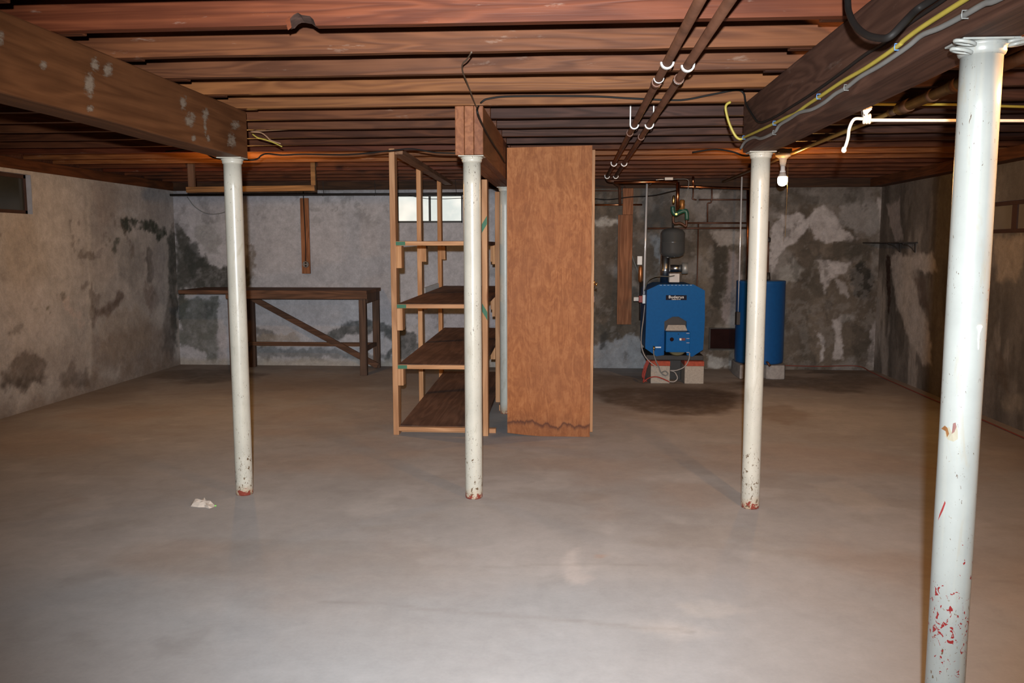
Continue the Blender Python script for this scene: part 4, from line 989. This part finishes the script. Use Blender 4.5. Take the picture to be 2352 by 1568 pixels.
# bright copper skins near the boiler
pipe('copper_header', [V(1410,419,8.12), V(1556,416.5,8.12)], HR*.9, M_COPPER, 'bright copper header pipe across the ceiling above the boiler')
pipe('copper_riser', [V(1557,418,8.13), V(1556,482,8.13)], HR, M_COPPER, 'bright copper riser dropping to the green pump')
pipe('copper_main', [V(1562,428,8.5), W9(1720,433,8.8)], .013, M_COPPER, 'copper main running right under the joists to the post', fit=[(V(1590,428.8,8.55), V(1597,429,8.57)), (V(1607,429.6,8.6), V(1612,430,8.62))])
pipe('copper_stub', [V(1592,426,8.5), V(1592,405,8.5)], .011, M_COPPER, 'short upright copper stub reaching the joists above the copper main')
pipe('copper_line', [W9(1364,470.5), W9(1475,470)], .010, M_COPPER, 'copper line on the dark wall crossing the tall board')
pipe('thin_line', [W9(1364,438), W9(1430,438), W9(1436,428)], .006, M_COPPEROLD, 'thin dark line with an upturned end, topmost on the wall right of the cabinet')
pipe('copper_line', [W9(1487,524.5), W9(1717,523.5)], .010, M_COPPEROLD, 'lower of the two brown wall pipes passing behind the grey tank')
pipe('copper_line', [W9(1577,512), W9(1717,512)], .010, M_COPPEROLD, 'upper of the two brown wall pipes right of the pump')
pipe('copper_line', [W9(1605,458.5), W9(1717,458.5)], .008, M_COPPEROLD, 'short brown wall pipe just below the copper main')
pipe('copper_drop', [W9(1635,434), W9(1635,457), W9(1633,466), W9(1625,466), W9(1625,512)], .008, M_COPPEROLD, 'cranked brown drop pipe between the wall pipes')
pipe('copper_drop', [W9(1604,512), W9(1601,655), W9(1601,770)], .007, M_COPPEROLD, 'thin brown pipe descending the wall at the right of the boiler')
pipe('copper_drop', [W9(1592,434), W9(1592,450), W9(1590,457), W9(1600,459)], .008, M_COPPEROLD, 'short drop with a small elbow under the copper main')
pipe('copper_drop', [W9(1718,436,8.75), W9(1717,642,8.75)], .013, M_COPPER, 'bright copper pipe dropping into the blue tank, left of the post')
o = pipe('copper_drop', [W9(1765,508,8.8), W9(1764,590,8.8), W9(1763,646,8.6)], .010, M_COPPEROLD, 'dark copper pipe dropping into the blue tank, right of the post')
obj('valve', MB().lathe([(.018,0),(.022,.01),(.022,.04),(.014,.05)], (W9(1765,555,8.8).x, 8.8, W9(1765,556,8.8).z), 'Z', 14), M_IRON, o, sm=True)
obj('valve', MB().lathe([(.020,0),(.024,.02),(.018,.08)], (W9(1764,644,8.6).x, 8.6, W9(1764,644,8.6).z), 'Z', 14), M_IRON, o, sm=True)
pipe('conduit', [W9(1486,421,8.45), W9(1479,676,8.33)], .010, M_CONDUIT, 'upright glare-white conduit along the left side of the boiler', 'conduit')
pipe('conduit', [W9(1704,406,8.52), W9(1696,719,8.54)], .008, M_CONDUIT, 'upright glare-white conduit left of the blue tank', 'conduit')
pipe('old_pipe', [W9(1473,646,8.85), W9(1472,735,8.8)], .020, M_IRON, 'stubby black pipe behind the left side of the boiler', 'pipe')
tag(obj('drier', MB().lathe([(.012,0),(.022,.02),(.024,.08),(.020,.15),(.012,.17)], (W9(1471,640,8.75).x, 8.75, W9(1471,648,8.75).z), 'Z', 16), plain('amber_copper', (.36,.14,.05), .35, .6), sm=True), 'orange-brown cartridge hanging left of the glare-white conduit', 'filter')
tag(obj('flex_whip', MB().tube(smooth([W9(1450,580,9.035), W9(1456,600,9.035), W9(1463,618,9.03), W9(1467,630,9.0)]), .006, 8), M_GREY, sm=True), 'grey cable slanting down the wall below the tall board', 'cable')
hose('oil_line', [(1364,456,8.9),(1400,458,8.9),(1450,452,8.9),(1500,449,8.8),(1540,440,8.7),(1560,436,8.6)], .005, M_BLACK, 'thin black cable crossing the dark wall behind the tall board top', cat='cable')
t = thing('wall_board', 'tall reddish-brown board fixed to the dark wall left of the boiler', 'board', (.56, YB-.03, 1.2))
a = U(1420, 495, Y=9.0); b = U(1450, 745, Y=9.0)
obj('plank', MB().box(a.x, b.x, YB-.05, YB-.02, b.z, 1.62), M_BOARD, t, bevel=.003)
obj('plank', MB().box(a.x+.045, b.x+.002, YB-.047, YB-.02, 1.622, 1.893), M_BOARD, t, bevel=.003)

# small iron door and the water tank
t = thing('cleanout_door', 'dark maroon iron door low on the wall between boiler and blue tank', 'hatch', (1.6, YB-.03, .33))
a = U(1632, 755, Y=YB-.02); b = U(1688, 800, Y=YB-.02)
obj('frame', MB().box(a.x-.015, b.x+.015, YB-.035, YB-.018, b.z-.012, b.z).box(a.x-.015, b.x+.015, YB-.035, YB-.018, a.z, a.z+.012).box(a.x-.015, a.x, YB-.035, YB-.018, b.z, a.z).box(b.x, b.x+.015, YB-.035, YB-.018, b.z, a.z), M_IRON, t, bevel=.002)
obj('door', MB().box(a.x+.001, b.x-.001, YB-.030, YB-.019, b.z+.001, a.z-.001), M_MAROON, t, bevel=.002)
TX, TYY, TR = 1.892, 8.60, .236
t = thing('water_tank', 'tall blue cylindrical water tank behind the white post', 'tank', (TX, TYY, .10))
ztp = U(1755, 646, Y=TYY-TR).z; zbt = U(1755, 838, Y=TYY-TR).z
obj('shell', MB().lathe([(TR*.9,0),(TR*.985,.006),(TR*.99,.02),(TR,.05),(TR,ztp-zbt-.03),(TR*1.005,ztp-zbt-.028),(TR*1.005,ztp-zbt-.004),(TR*.97,ztp-zbt),(TR*.5,ztp-zbt+.006)], (TX, TYY, zbt), seg=56), M_BLUET, t, sm=True)
p = U(1763, 833, Y=TYY-TR)
obj('drain_cock', MB().tube([(p.x-.01, TYY-TR+.02, p.z+.01), (p.x, TYY-TR-.02, p.z), (p.x+.02, TYY-TR-.025, p.z-.03)], .012, 8), M_COPPEROLD, t, sm=True)
a = U(1692, 718, Y=8.42); b = U(1700, 748, Y=8.42)
obj('aquastat', MB().box(TX-TR-.012, TX-TR+.03, 8.50, 8.58, b.z, a.z), M_IRON, t, bevel=.004)
obj('tag', MB().box(TX-TR+.035, TX-TR+.05, 8.488, 8.492, b.z+.02, b.z+.05), M_BLOCK, t)
for k, (x0, x1, lab) in enumerate(((TX-.235, TX-.175, 'rough concrete chunk under the left side of the blue tank'), (TX+.0, TX+.24, 'rough concrete chunk under the right side of the blue tank'), (TX-.17, TX-.01, 'rough concrete chunk under the middle of the blue tank'))):
    mb = MB(); rr = random.Random(k+5); poly = []
    for s in range(14):
        a = 2*math.pi*s/14; sx_ = (x1-x0)/2*(1+.08*rr.random()); sy_ = .24*(1+.12*rr.random())
        ca, sa = math.cos(a), math.sin(a); m_ = max(abs(ca), abs(sa))**.6
        poly.append(((x0+x1)/2+sx_*ca/m_*.97, TYY+sy_*sa/m_*.95))
    n_ = len(poly); v = [(x, y, 0) for x, y in poly]+[(x*.985+(x0+x1)/2*.015, y*.985+TYY*.015, zbt*.97) for x, y in poly]
    mb.add(v, [tuple(range(n_-1, -1, -1)), tuple(range(n_, 2*n_))]+[(i, (i+1) % n_, (i+1) % n_+n_, i+n_) for i in range(n_)])
    tag(obj('concrete_chunk', mb, M_CONC, bevel=.008), lab, 'concrete')

# ------------------------------------------------------------------ pipe hangers
def hanger(x, y, big, strap_h, side, label):
    mb = MB(); rr = HR+(.0025 if big else .0015)
    ring = [(x+rr*math.cos(a), y, HZ+rr*math.sin(a)) for a in [math.pi + math.pi*k/12 for k in range(13)]]
    w_ = .018 if big else .009; th = .0065 if big else .003
    # flat strap section
    pts = [Vector(p) for p in ring]
    if strap_h: pts = ([Vector((x-rr, y, HZ+strap_h))] + pts) if side < 0 else (pts + [Vector((x+rr, y, HZ+strap_h))])
    v = []; f = []
    for i, p in enumerate(pts):
        d = (p-Vector((x, y, HZ))); d.z = min(d.z, 0) if abs(d.z) < rr*1.01 else 0
        d = Vector((p.x-x, 0, p.z-HZ if p.z <= HZ+.001 else 0)).normalized()
        for s, e in ((-1, 0), (1, 0), (1, 1), (-1, 1)): v.append(p + Vector((0, s*w_/2, 0)) + d*(e*th))
    for i in range(len(pts)-1):
        for q in range(4):
            r = (q+1) % 4; f.append((i*4+q, i*4+r, (i+1)*4+r, (i+1)*4+q))
    n_ = len(pts)-1; f += [(3,2,1,0), tuple(n_*4+q for q in range(4))]
    mb.add(v, f); return tag(obj('pipe_hanger', mb, M_WHITE, bevel=.001), label, 'pipe hanger', 'white pipe hangers')
hanger(H1X, JY(2)-.012, True, .0, -1, 'thick white hook on the left copper pipe, nearest the camera')
hanger(H1X, JY(3)-.115, False, 0, -1, 'thin white clip on the left copper pipe, just past its nearest hook')
hanger(H1X, JY(6)-.012, True, .10, -1, 'white hook with a long strap holding the left copper pipe')
hanger(H1X, JY(12)-.20, True, .012, -1, 'white hook on the left copper pipe, fourth from the camera')
hanger(H1X, JY(15)-.14, True, .012, -1, 'farthest white hook on the left copper pipe')
hanger(H2X, JY(2)+.045, True, .055, 1, 'thick white hook on the right copper pipe, nearest the camera')
hanger(H2X, JY(3)-.09, False, 0, 1, 'thin white clip on the right copper pipe, just past its nearest hook')
hanger(H2X, JY(6)-.012, True, .10, 1, 'white hook with a long strap holding the right copper pipe')
hanger(H2X, JY(12)-.20, True, .012, 1, 'white hook on the right copper pipe, fourth from the camera')
hanger(H2X, JY(15)-.14, True, .012, 1, 'farthest white hook on the right copper pipe')

# ------------------------------------------------------------------ overhead pipe right of the beam
t = thing('overhead_pipe', 'old brown drain pipe with couplings under the joists right of the cabled beam', 'pipe', (1.55, 5, 1.94))
PX = 1.555
M_DRAIN = plain('old_drain', (.105,.055,.032), .75, 0, .5, 14, spec=.15)
obj('fat_run', MB().tube([(PX, YF+.1, 1.945), (PX, 3.4, 1.945), (PX, 4.20, 1.94)], .024, 16), M_DRAIN, t, sm=True)
for y0, y1, r in ((3.45, 3.55, .031), (3.62, 3.68, .030), (3.86, 3.90, .029), (4.12, 4.24, .030), (4.30, 4.36, .020)): obj('coupling', MB().tube([(PX, y0, 1.942), (PX, y1, 1.942)], r, 16), M_DRAIN, t, sm=True)
obj('thin_run', MB().tube([(PX, 4.18, 1.942), (PX, 8.95, 1.95)], .012, 12), plain('brass_pipe', (.30,.19,.06), .35, .5), t, sm=True)

# ------------------------------------------------------------------ cables on the right beam
def cab_pts(L_, X): return [U(1680+a/3.485, b/3.485, X=X) for a, b in L_]
def beamcable(name, L_, r, mat, label, X=.8285, staples=(), pre=(), post_=()):
    pts = list(pre) + [p+Vector((-r, 0, 0)) for p in cab_pts(L_, X)] + list(post_)
    o = tag(obj(name, MB().tube(smooth(pts, 5), r, 8), mat, sm=True), label, 'cable')
    for a, b in staples:
        p = U(1680+a/3.485, b/3.485, X=X)
        q = r*1.25
        obj('staple', MB().tube([(X-.0005, p.y, p.z-q), (X-r*2.1, p.y, p.z-q), (X-r*2.25, p.y, p.z), (X-r*2.1, p.y, p.z+q), (X-.0005, p.y, p.z+q)], .0014, 6), M_BLUEST if mat is M_YEL else M_GREY, o)
    return o
yl = [U(1678,234,Y=4.22), U(1669,240,Y=4.22), U(1667,252,Y=4.22), U(1675,283,Y=4.23), U(1688,310,Y=4.23), U(1698,319,Y=4.23), U(1706,318,Y=4.22)]
beamcable('yellow_cable', [(110,1100),(200,1060),(360,985),(460,935),(530,905),(620,840),(720,775),(900,655),(1100,540),(1350,370),(1400,325),(1550,215),(1890,0),(2300,-250)], .0062, M_YEL, 'yellow cable stapled along the cabled beam, looping past its end', staples=((112,1100),(360,985),(716,772),(1350,375)), pre=yl)
beamcable('grey_cable', [(85,1190),(120,1135),(190,1100),(250,1108),(355,1060),(400,1000),(480,950),(560,900),(660,875),(760,820),(850,750),(940,700),(1050,615),(1200,530),(1360,425),(1450,360),(1550,280),(1700,220),(1900,115),(2050,30),(2150,0),(2500,-180)], .0065, M_GREY, 'wavy grey cable stapled along the cabled beam, lowest of the three', staples=((360,1060),(940,700),(1900,115)))
jc = [U(x, y, Y=JY(5)-.008) for x, y in [(1098,246),(1108,233),(1125,226),(1180,221),(1350,221),(1450,226),(1540,230),(1580,228),(1640,216),(1690,207),(1708,214)]]
beamcable('black_cable', [(125,830),(180,925),(235,980),(350,940),(480,860),(640,760),(860,605),(1080,440),(1250,335),(1450,180),(1700,10),(2000,-200)], .0048, M_BLACK, 'black cable from the middle post across a joist and along the cabled beam',
          pre=[U(1160,374,X=-.423), U(1150,356,X=-.423), U(1135,334,X=-.423), U(1115,300,X=-.423), U(1103,275,X=-.423), U(1096,255,X=-.423)]+jc)
for k, x in enumerate((1125, 1350, 1640)): pass
tag(obj('cable_loop', MB().tube(smooth([U(1945,-60,X=.74), U(1947,0,X=.72), U(1950,28,X=.71), U(1964,58,X=.70), U(1990,80,X=.70), U(2024,88,X=.71), U(2047,82,X=.72), U(2076,52,X=.75), U(2105,23,X=.79), U(2140,0,X=.81), U(2200,-40,X=.82)]), .0085, 10), M_BLACK, sm=True), 'thick black cable hanging in a loop over the cabled beam, top right', 'cable')
tag(obj('joist_wire', MB().tube(smooth([U(1083,120,Z=1.972), U(1072,137,Z=1.97), U(1062,148,Z=1.97), U(1063,165,Z=1.972), U(1072,188,Z=1.97), U(1082,214,Z=1.97), U(1090,236,Z=1.97), U(1096,250,Z=1.965)]), .003, 6), plain('brown_wire', (.09,.06,.04), .6), sm=True), 'thin brown wire straggling under the joists toward the middle post', 'wire')
t = thing('loose_cable_ends', 'loose cable ends sticking out beside the end of the left beam', 'cable', (-1.5, 5.1, 1.9))
obj('cable', MB().tube(smooth([Vector((-1.60,5.01,1.985)), U(580,302,Y=5.1), U(600,305,Y=5.1), U(612,313,Y=5.1), U(622,322,Y=5.1), U(645,330,Y=5.1)]), .004, 7), plain('tan_cable', (.35,.20,.12), .5), t, sm=True)
obj('cable', MB().tube(smooth([U(580,308,Y=5.1), U(592,316,Y=5.1), U(610,321,Y=5.1), U(630,328,Y=5.1), U(648,337,Y=5.1)]), .004, 7), M_YEL, t, sm=True)
hose('ceiling_cable', [(380,348,5.45),(440,343,5.45),(472,352,5.45),(488,361,5.45),(510,365,5.45),(582,367,5.45),(600,357,5.45),(614,353,5.45),(650,356,5.45),(700,354,5.5),(800,355,5.5),(895,346,5.5),(945,342,5.5),(1000,350,5.5),(1055,352,5.5)], .0048, M_BLACK, 'black cable strung under the joists between the leftmost and middle posts', cat='cable')
hose('yellow_run', [(1760,236,4.24),(1950,238,4.24),(2045,240,4.24),(2190,240,4.24),(2352,245,4.24),(2600,250,4.24)], .0065, M_YEL, 'yellow cable running crosswise on a joist behind the nearest post', cat='cable')
hose('stray_cable', [(1590,350,6.1),(1640,343,6.1),(1680,348,6.1),(1712,358,6.1),(1740,352,6.1),(1782,350,6.22)], .006, M_BLACK, 'dark cable looping to the lamp holder behind the right beam end', cat='cable')

# ------------------------------------------------------------------ rope and nail
ky = 3.0; kp = Vector((.985, 3.02, 1.728))
t = thing('clothes_rope', 'white rope tied to the cabled beam, stretched to the right behind the nearest post', 'rope', tuple(kp))
far = U(2352, 277, Y=3.12)
obj('line', MB().tube([kp+Vector((.02, 0, -.008)), kp+(far-kp)*.5+Vector((0,0,-.004)), far, far+(far-kp)*1.1], .0055, 8), M_ROPE, t, sm=True)
obj('tail', MB().tube(smooth([kp+Vector((0,-.01,-.005)), U(1962,274,Y=3.0), U(1951,294,Y=3.0), U(1948,315,Y=3.0), U(1944,330,Y=3.0), U(1938,346,Y=3.0)]), .0055, 8), M_ROPE, t, sm=True)
obj('tail_knot', MB().lathe([(.004,0),(.009,.006),(.008,.014),(.005,.02)], tuple(U(1938,351,Y=3.0)), 'Z', 10), M_ROPE, t, sm=True)
mb = MB()
for k in range(3):
    c = kp+Vector((.006+.009*k, 0, -.004)); mb.tube([c+Vector((.003*math.cos(a), .011*math.cos(a), .013*math.sin(a))) for a in [2*math.pi*q/14 for q in range(15)]], .005, 7, cap=False)
obj('knot', mb, M_ROPE, t, sm=True)
nl = thing('beam_nail', 'bent nails with a frayed tuft at the rope knot on the beam', 'nail', tuple(kp))
obj('nail', MB().tube([kp+Vector((-.003,-.012,-.004)), kp+Vector((-.012,-.012,.048))], .002, 6), M_IRON, nl)
obj('nail', MB().tube([kp+Vector((.004,-.012,-.004)), kp+Vector((-.002,-.012,.04))], .002, 6), M_IRON, nl)
mb = MB()
for k in range(16):
    a = random.random()*2-1; mb.tube([kp+Vector((.004,-.011,.004)), kp+Vector((.004+.018*a*.9+.006,-.014,.024+.012*random.random()))], .0022, 5)
obj('tuft', mb, M_ROPE, nl)

# ------------------------------------------------------------------ lamps
M_BULB = emis('bulb_glow', BULB_COL, BULB_E)
def lamp(x, y, label, mat=M_BULB, zt=1.98, drop=.0):
    t = thing('bulb_lamp', label, 'lamp', (x, y, zt))
    obj('mount_box', MB().box(x-.05, x+.05, y-.05, y+.05, zt-.030, zt-.001), M_IRON, t, bevel=.006)
    obj('holder', MB().lathe([(.054,0),(.057,-.008),(.052,-.020),(.036,-.030),(.026,-.040),(.022,-.075),(.019,-.080),(.019,-.088)], (x, y, zt-.030), seg=28), M_PORC, t, sm=True)
    obj('extension', MB().lathe([(.016,0),(.016,-.03),(.020,-.034),(.021,-.045)], (x, y, zt-.1185), seg=20), M_WHITE, t, sm=True)
    obj('bulb_neck', MB().lathe([(.020,0),(.024,-.012),(.030,-.026),(.031,-.030)], (x, y, zt-.1640), seg=24), M_PORC, t, sm=True)
    obj('bulb', MB().lathe([(.030,0),(.0335,-.014),(.0340,-.030),(.031,-.045),(.024,-.056),(.012,-.063),(.004,-.065)], (x, y, zt-.1942), seg=28), mat, t, sm=True, label='lit bulb')
    obj('chain', MB().tube([(x+.032, y-.01, zt-.10), (x+.034, y-.012, zt-.30), (x+.030, y-.010, zt-.62)], .0016, 6), M_BRASS, t)
    return t
Lr = U(1797, 415, Y=6.27)
lamp(Lr.x, 6.27, 'bare lit bulb on a porcelain holder, right of the post by the blue tank')
lamp(U(539, 415, Y=6.25).x, 6.25, 'bare lit bulb hidden behind the leftmost post, glowing on the joists')
lamp(1.37, 2.06, 'bare lit bulb under the joists right of the nearest post, outside the photo', emis('bulb_glow_strong', (1.0,.50,.19), 1250.0))

# ------------------------------------------------------------------ right wall details
t = thing('wall_shelf', 'thin black shelf on curved brackets in the far right corner', 'shelf', (3.0, 8.4, 1.33))
obj('board', MB().box(3.0, XR-.012, 8.05, YB-.03, 1.322, 1.332), M_IRON, t)
for y in (8.10, 8.46):
    b = obj('bracket', MB().box(XR-.02, XR-.012, y-.008, y+.008, 1.235, 1.322).box(XR-.13, XR-.02, y-.008, y+.008, 1.314, 1.3215), M_IRON, t)
    obj('curve', MB().tube(smooth([(XR-.125, y, 1.312), (XR-.08, y, 1.300), (XR-.045, y, 1.275), (XR-.024, y, 1.245)]), .004, 6), M_IRON, b, sm=True)
tag(obj('floor_wire', MB().tube(smooth([(2.2, 8.93, .06), (2.6, 8.96, .05), (2.98, 8.97, .055), (3.04, 8.7, .03), (3.07, 8.2, .008), (3.06, 7.2, .008), (3.07, 6.4, .008), (3.06, 5.6, .008), (3.07, 4.0, .008)]), .005, 7), plain('dull_red_wire', (.22,.05,.035), .6), sm=True), 'dull red wire laid along the foot of the right wall', 'wire')

# ------------------------------------------------------------------ scrap on the floor
t = thing('paper_scrap', 'small crumpled beige scrap with a green glint on the floor, left of the leftmost post', 'litter', tuple(U(468, 1162, Z=0)))
import bmesh
prof = [(438,1163),(438,1157),(448,1156),(460,1154),(467,1150),(472,1151),(480,1158),(495,1162),(488,1166),(480,1168),(470,1165),(455,1165)]
pts = [U(x, y, Z=0) for x, y in prof]; c0 = sum(pts, Vector())/len(pts)
v = []; f = []; n_ = len(pts)
for ringk, (s, h) in enumerate(((1.0, .001), (.86, .012), (.6, .022), (.3, .018))):
    for i, p in enumerate(pts): v.append(c0+(p-c0)*s+Vector((0,0,h*(.6+.8*random.random()))))
v.append(c0+Vector((0,0,.026)))
for k in range(3):
    for i in range(n_): f.append((k*n_+i, k*n_+(i+1) % n_, (k+1)*n_+(i+1) % n_, (k+1)*n_+i))
for i in range(n_): f.append((3*n_+i, 3*n_+(i+1) % n_, 4*n_))
f.append(tuple(range(n_-1, -1, -1)))
obj('crumple', MB().add(v, f), M_RUG, t)
g = U(495, 1161, Z=.004); obj('glint_bead', MB().lathe([(.001,-.004),(.004,-.002),(.004,.002),(.001,.004)], tuple(g), 'Z', 10), plain('glint_green', (.25,.85,.12), .2), t, sm=True)  # tiny green bead made up to show the glint
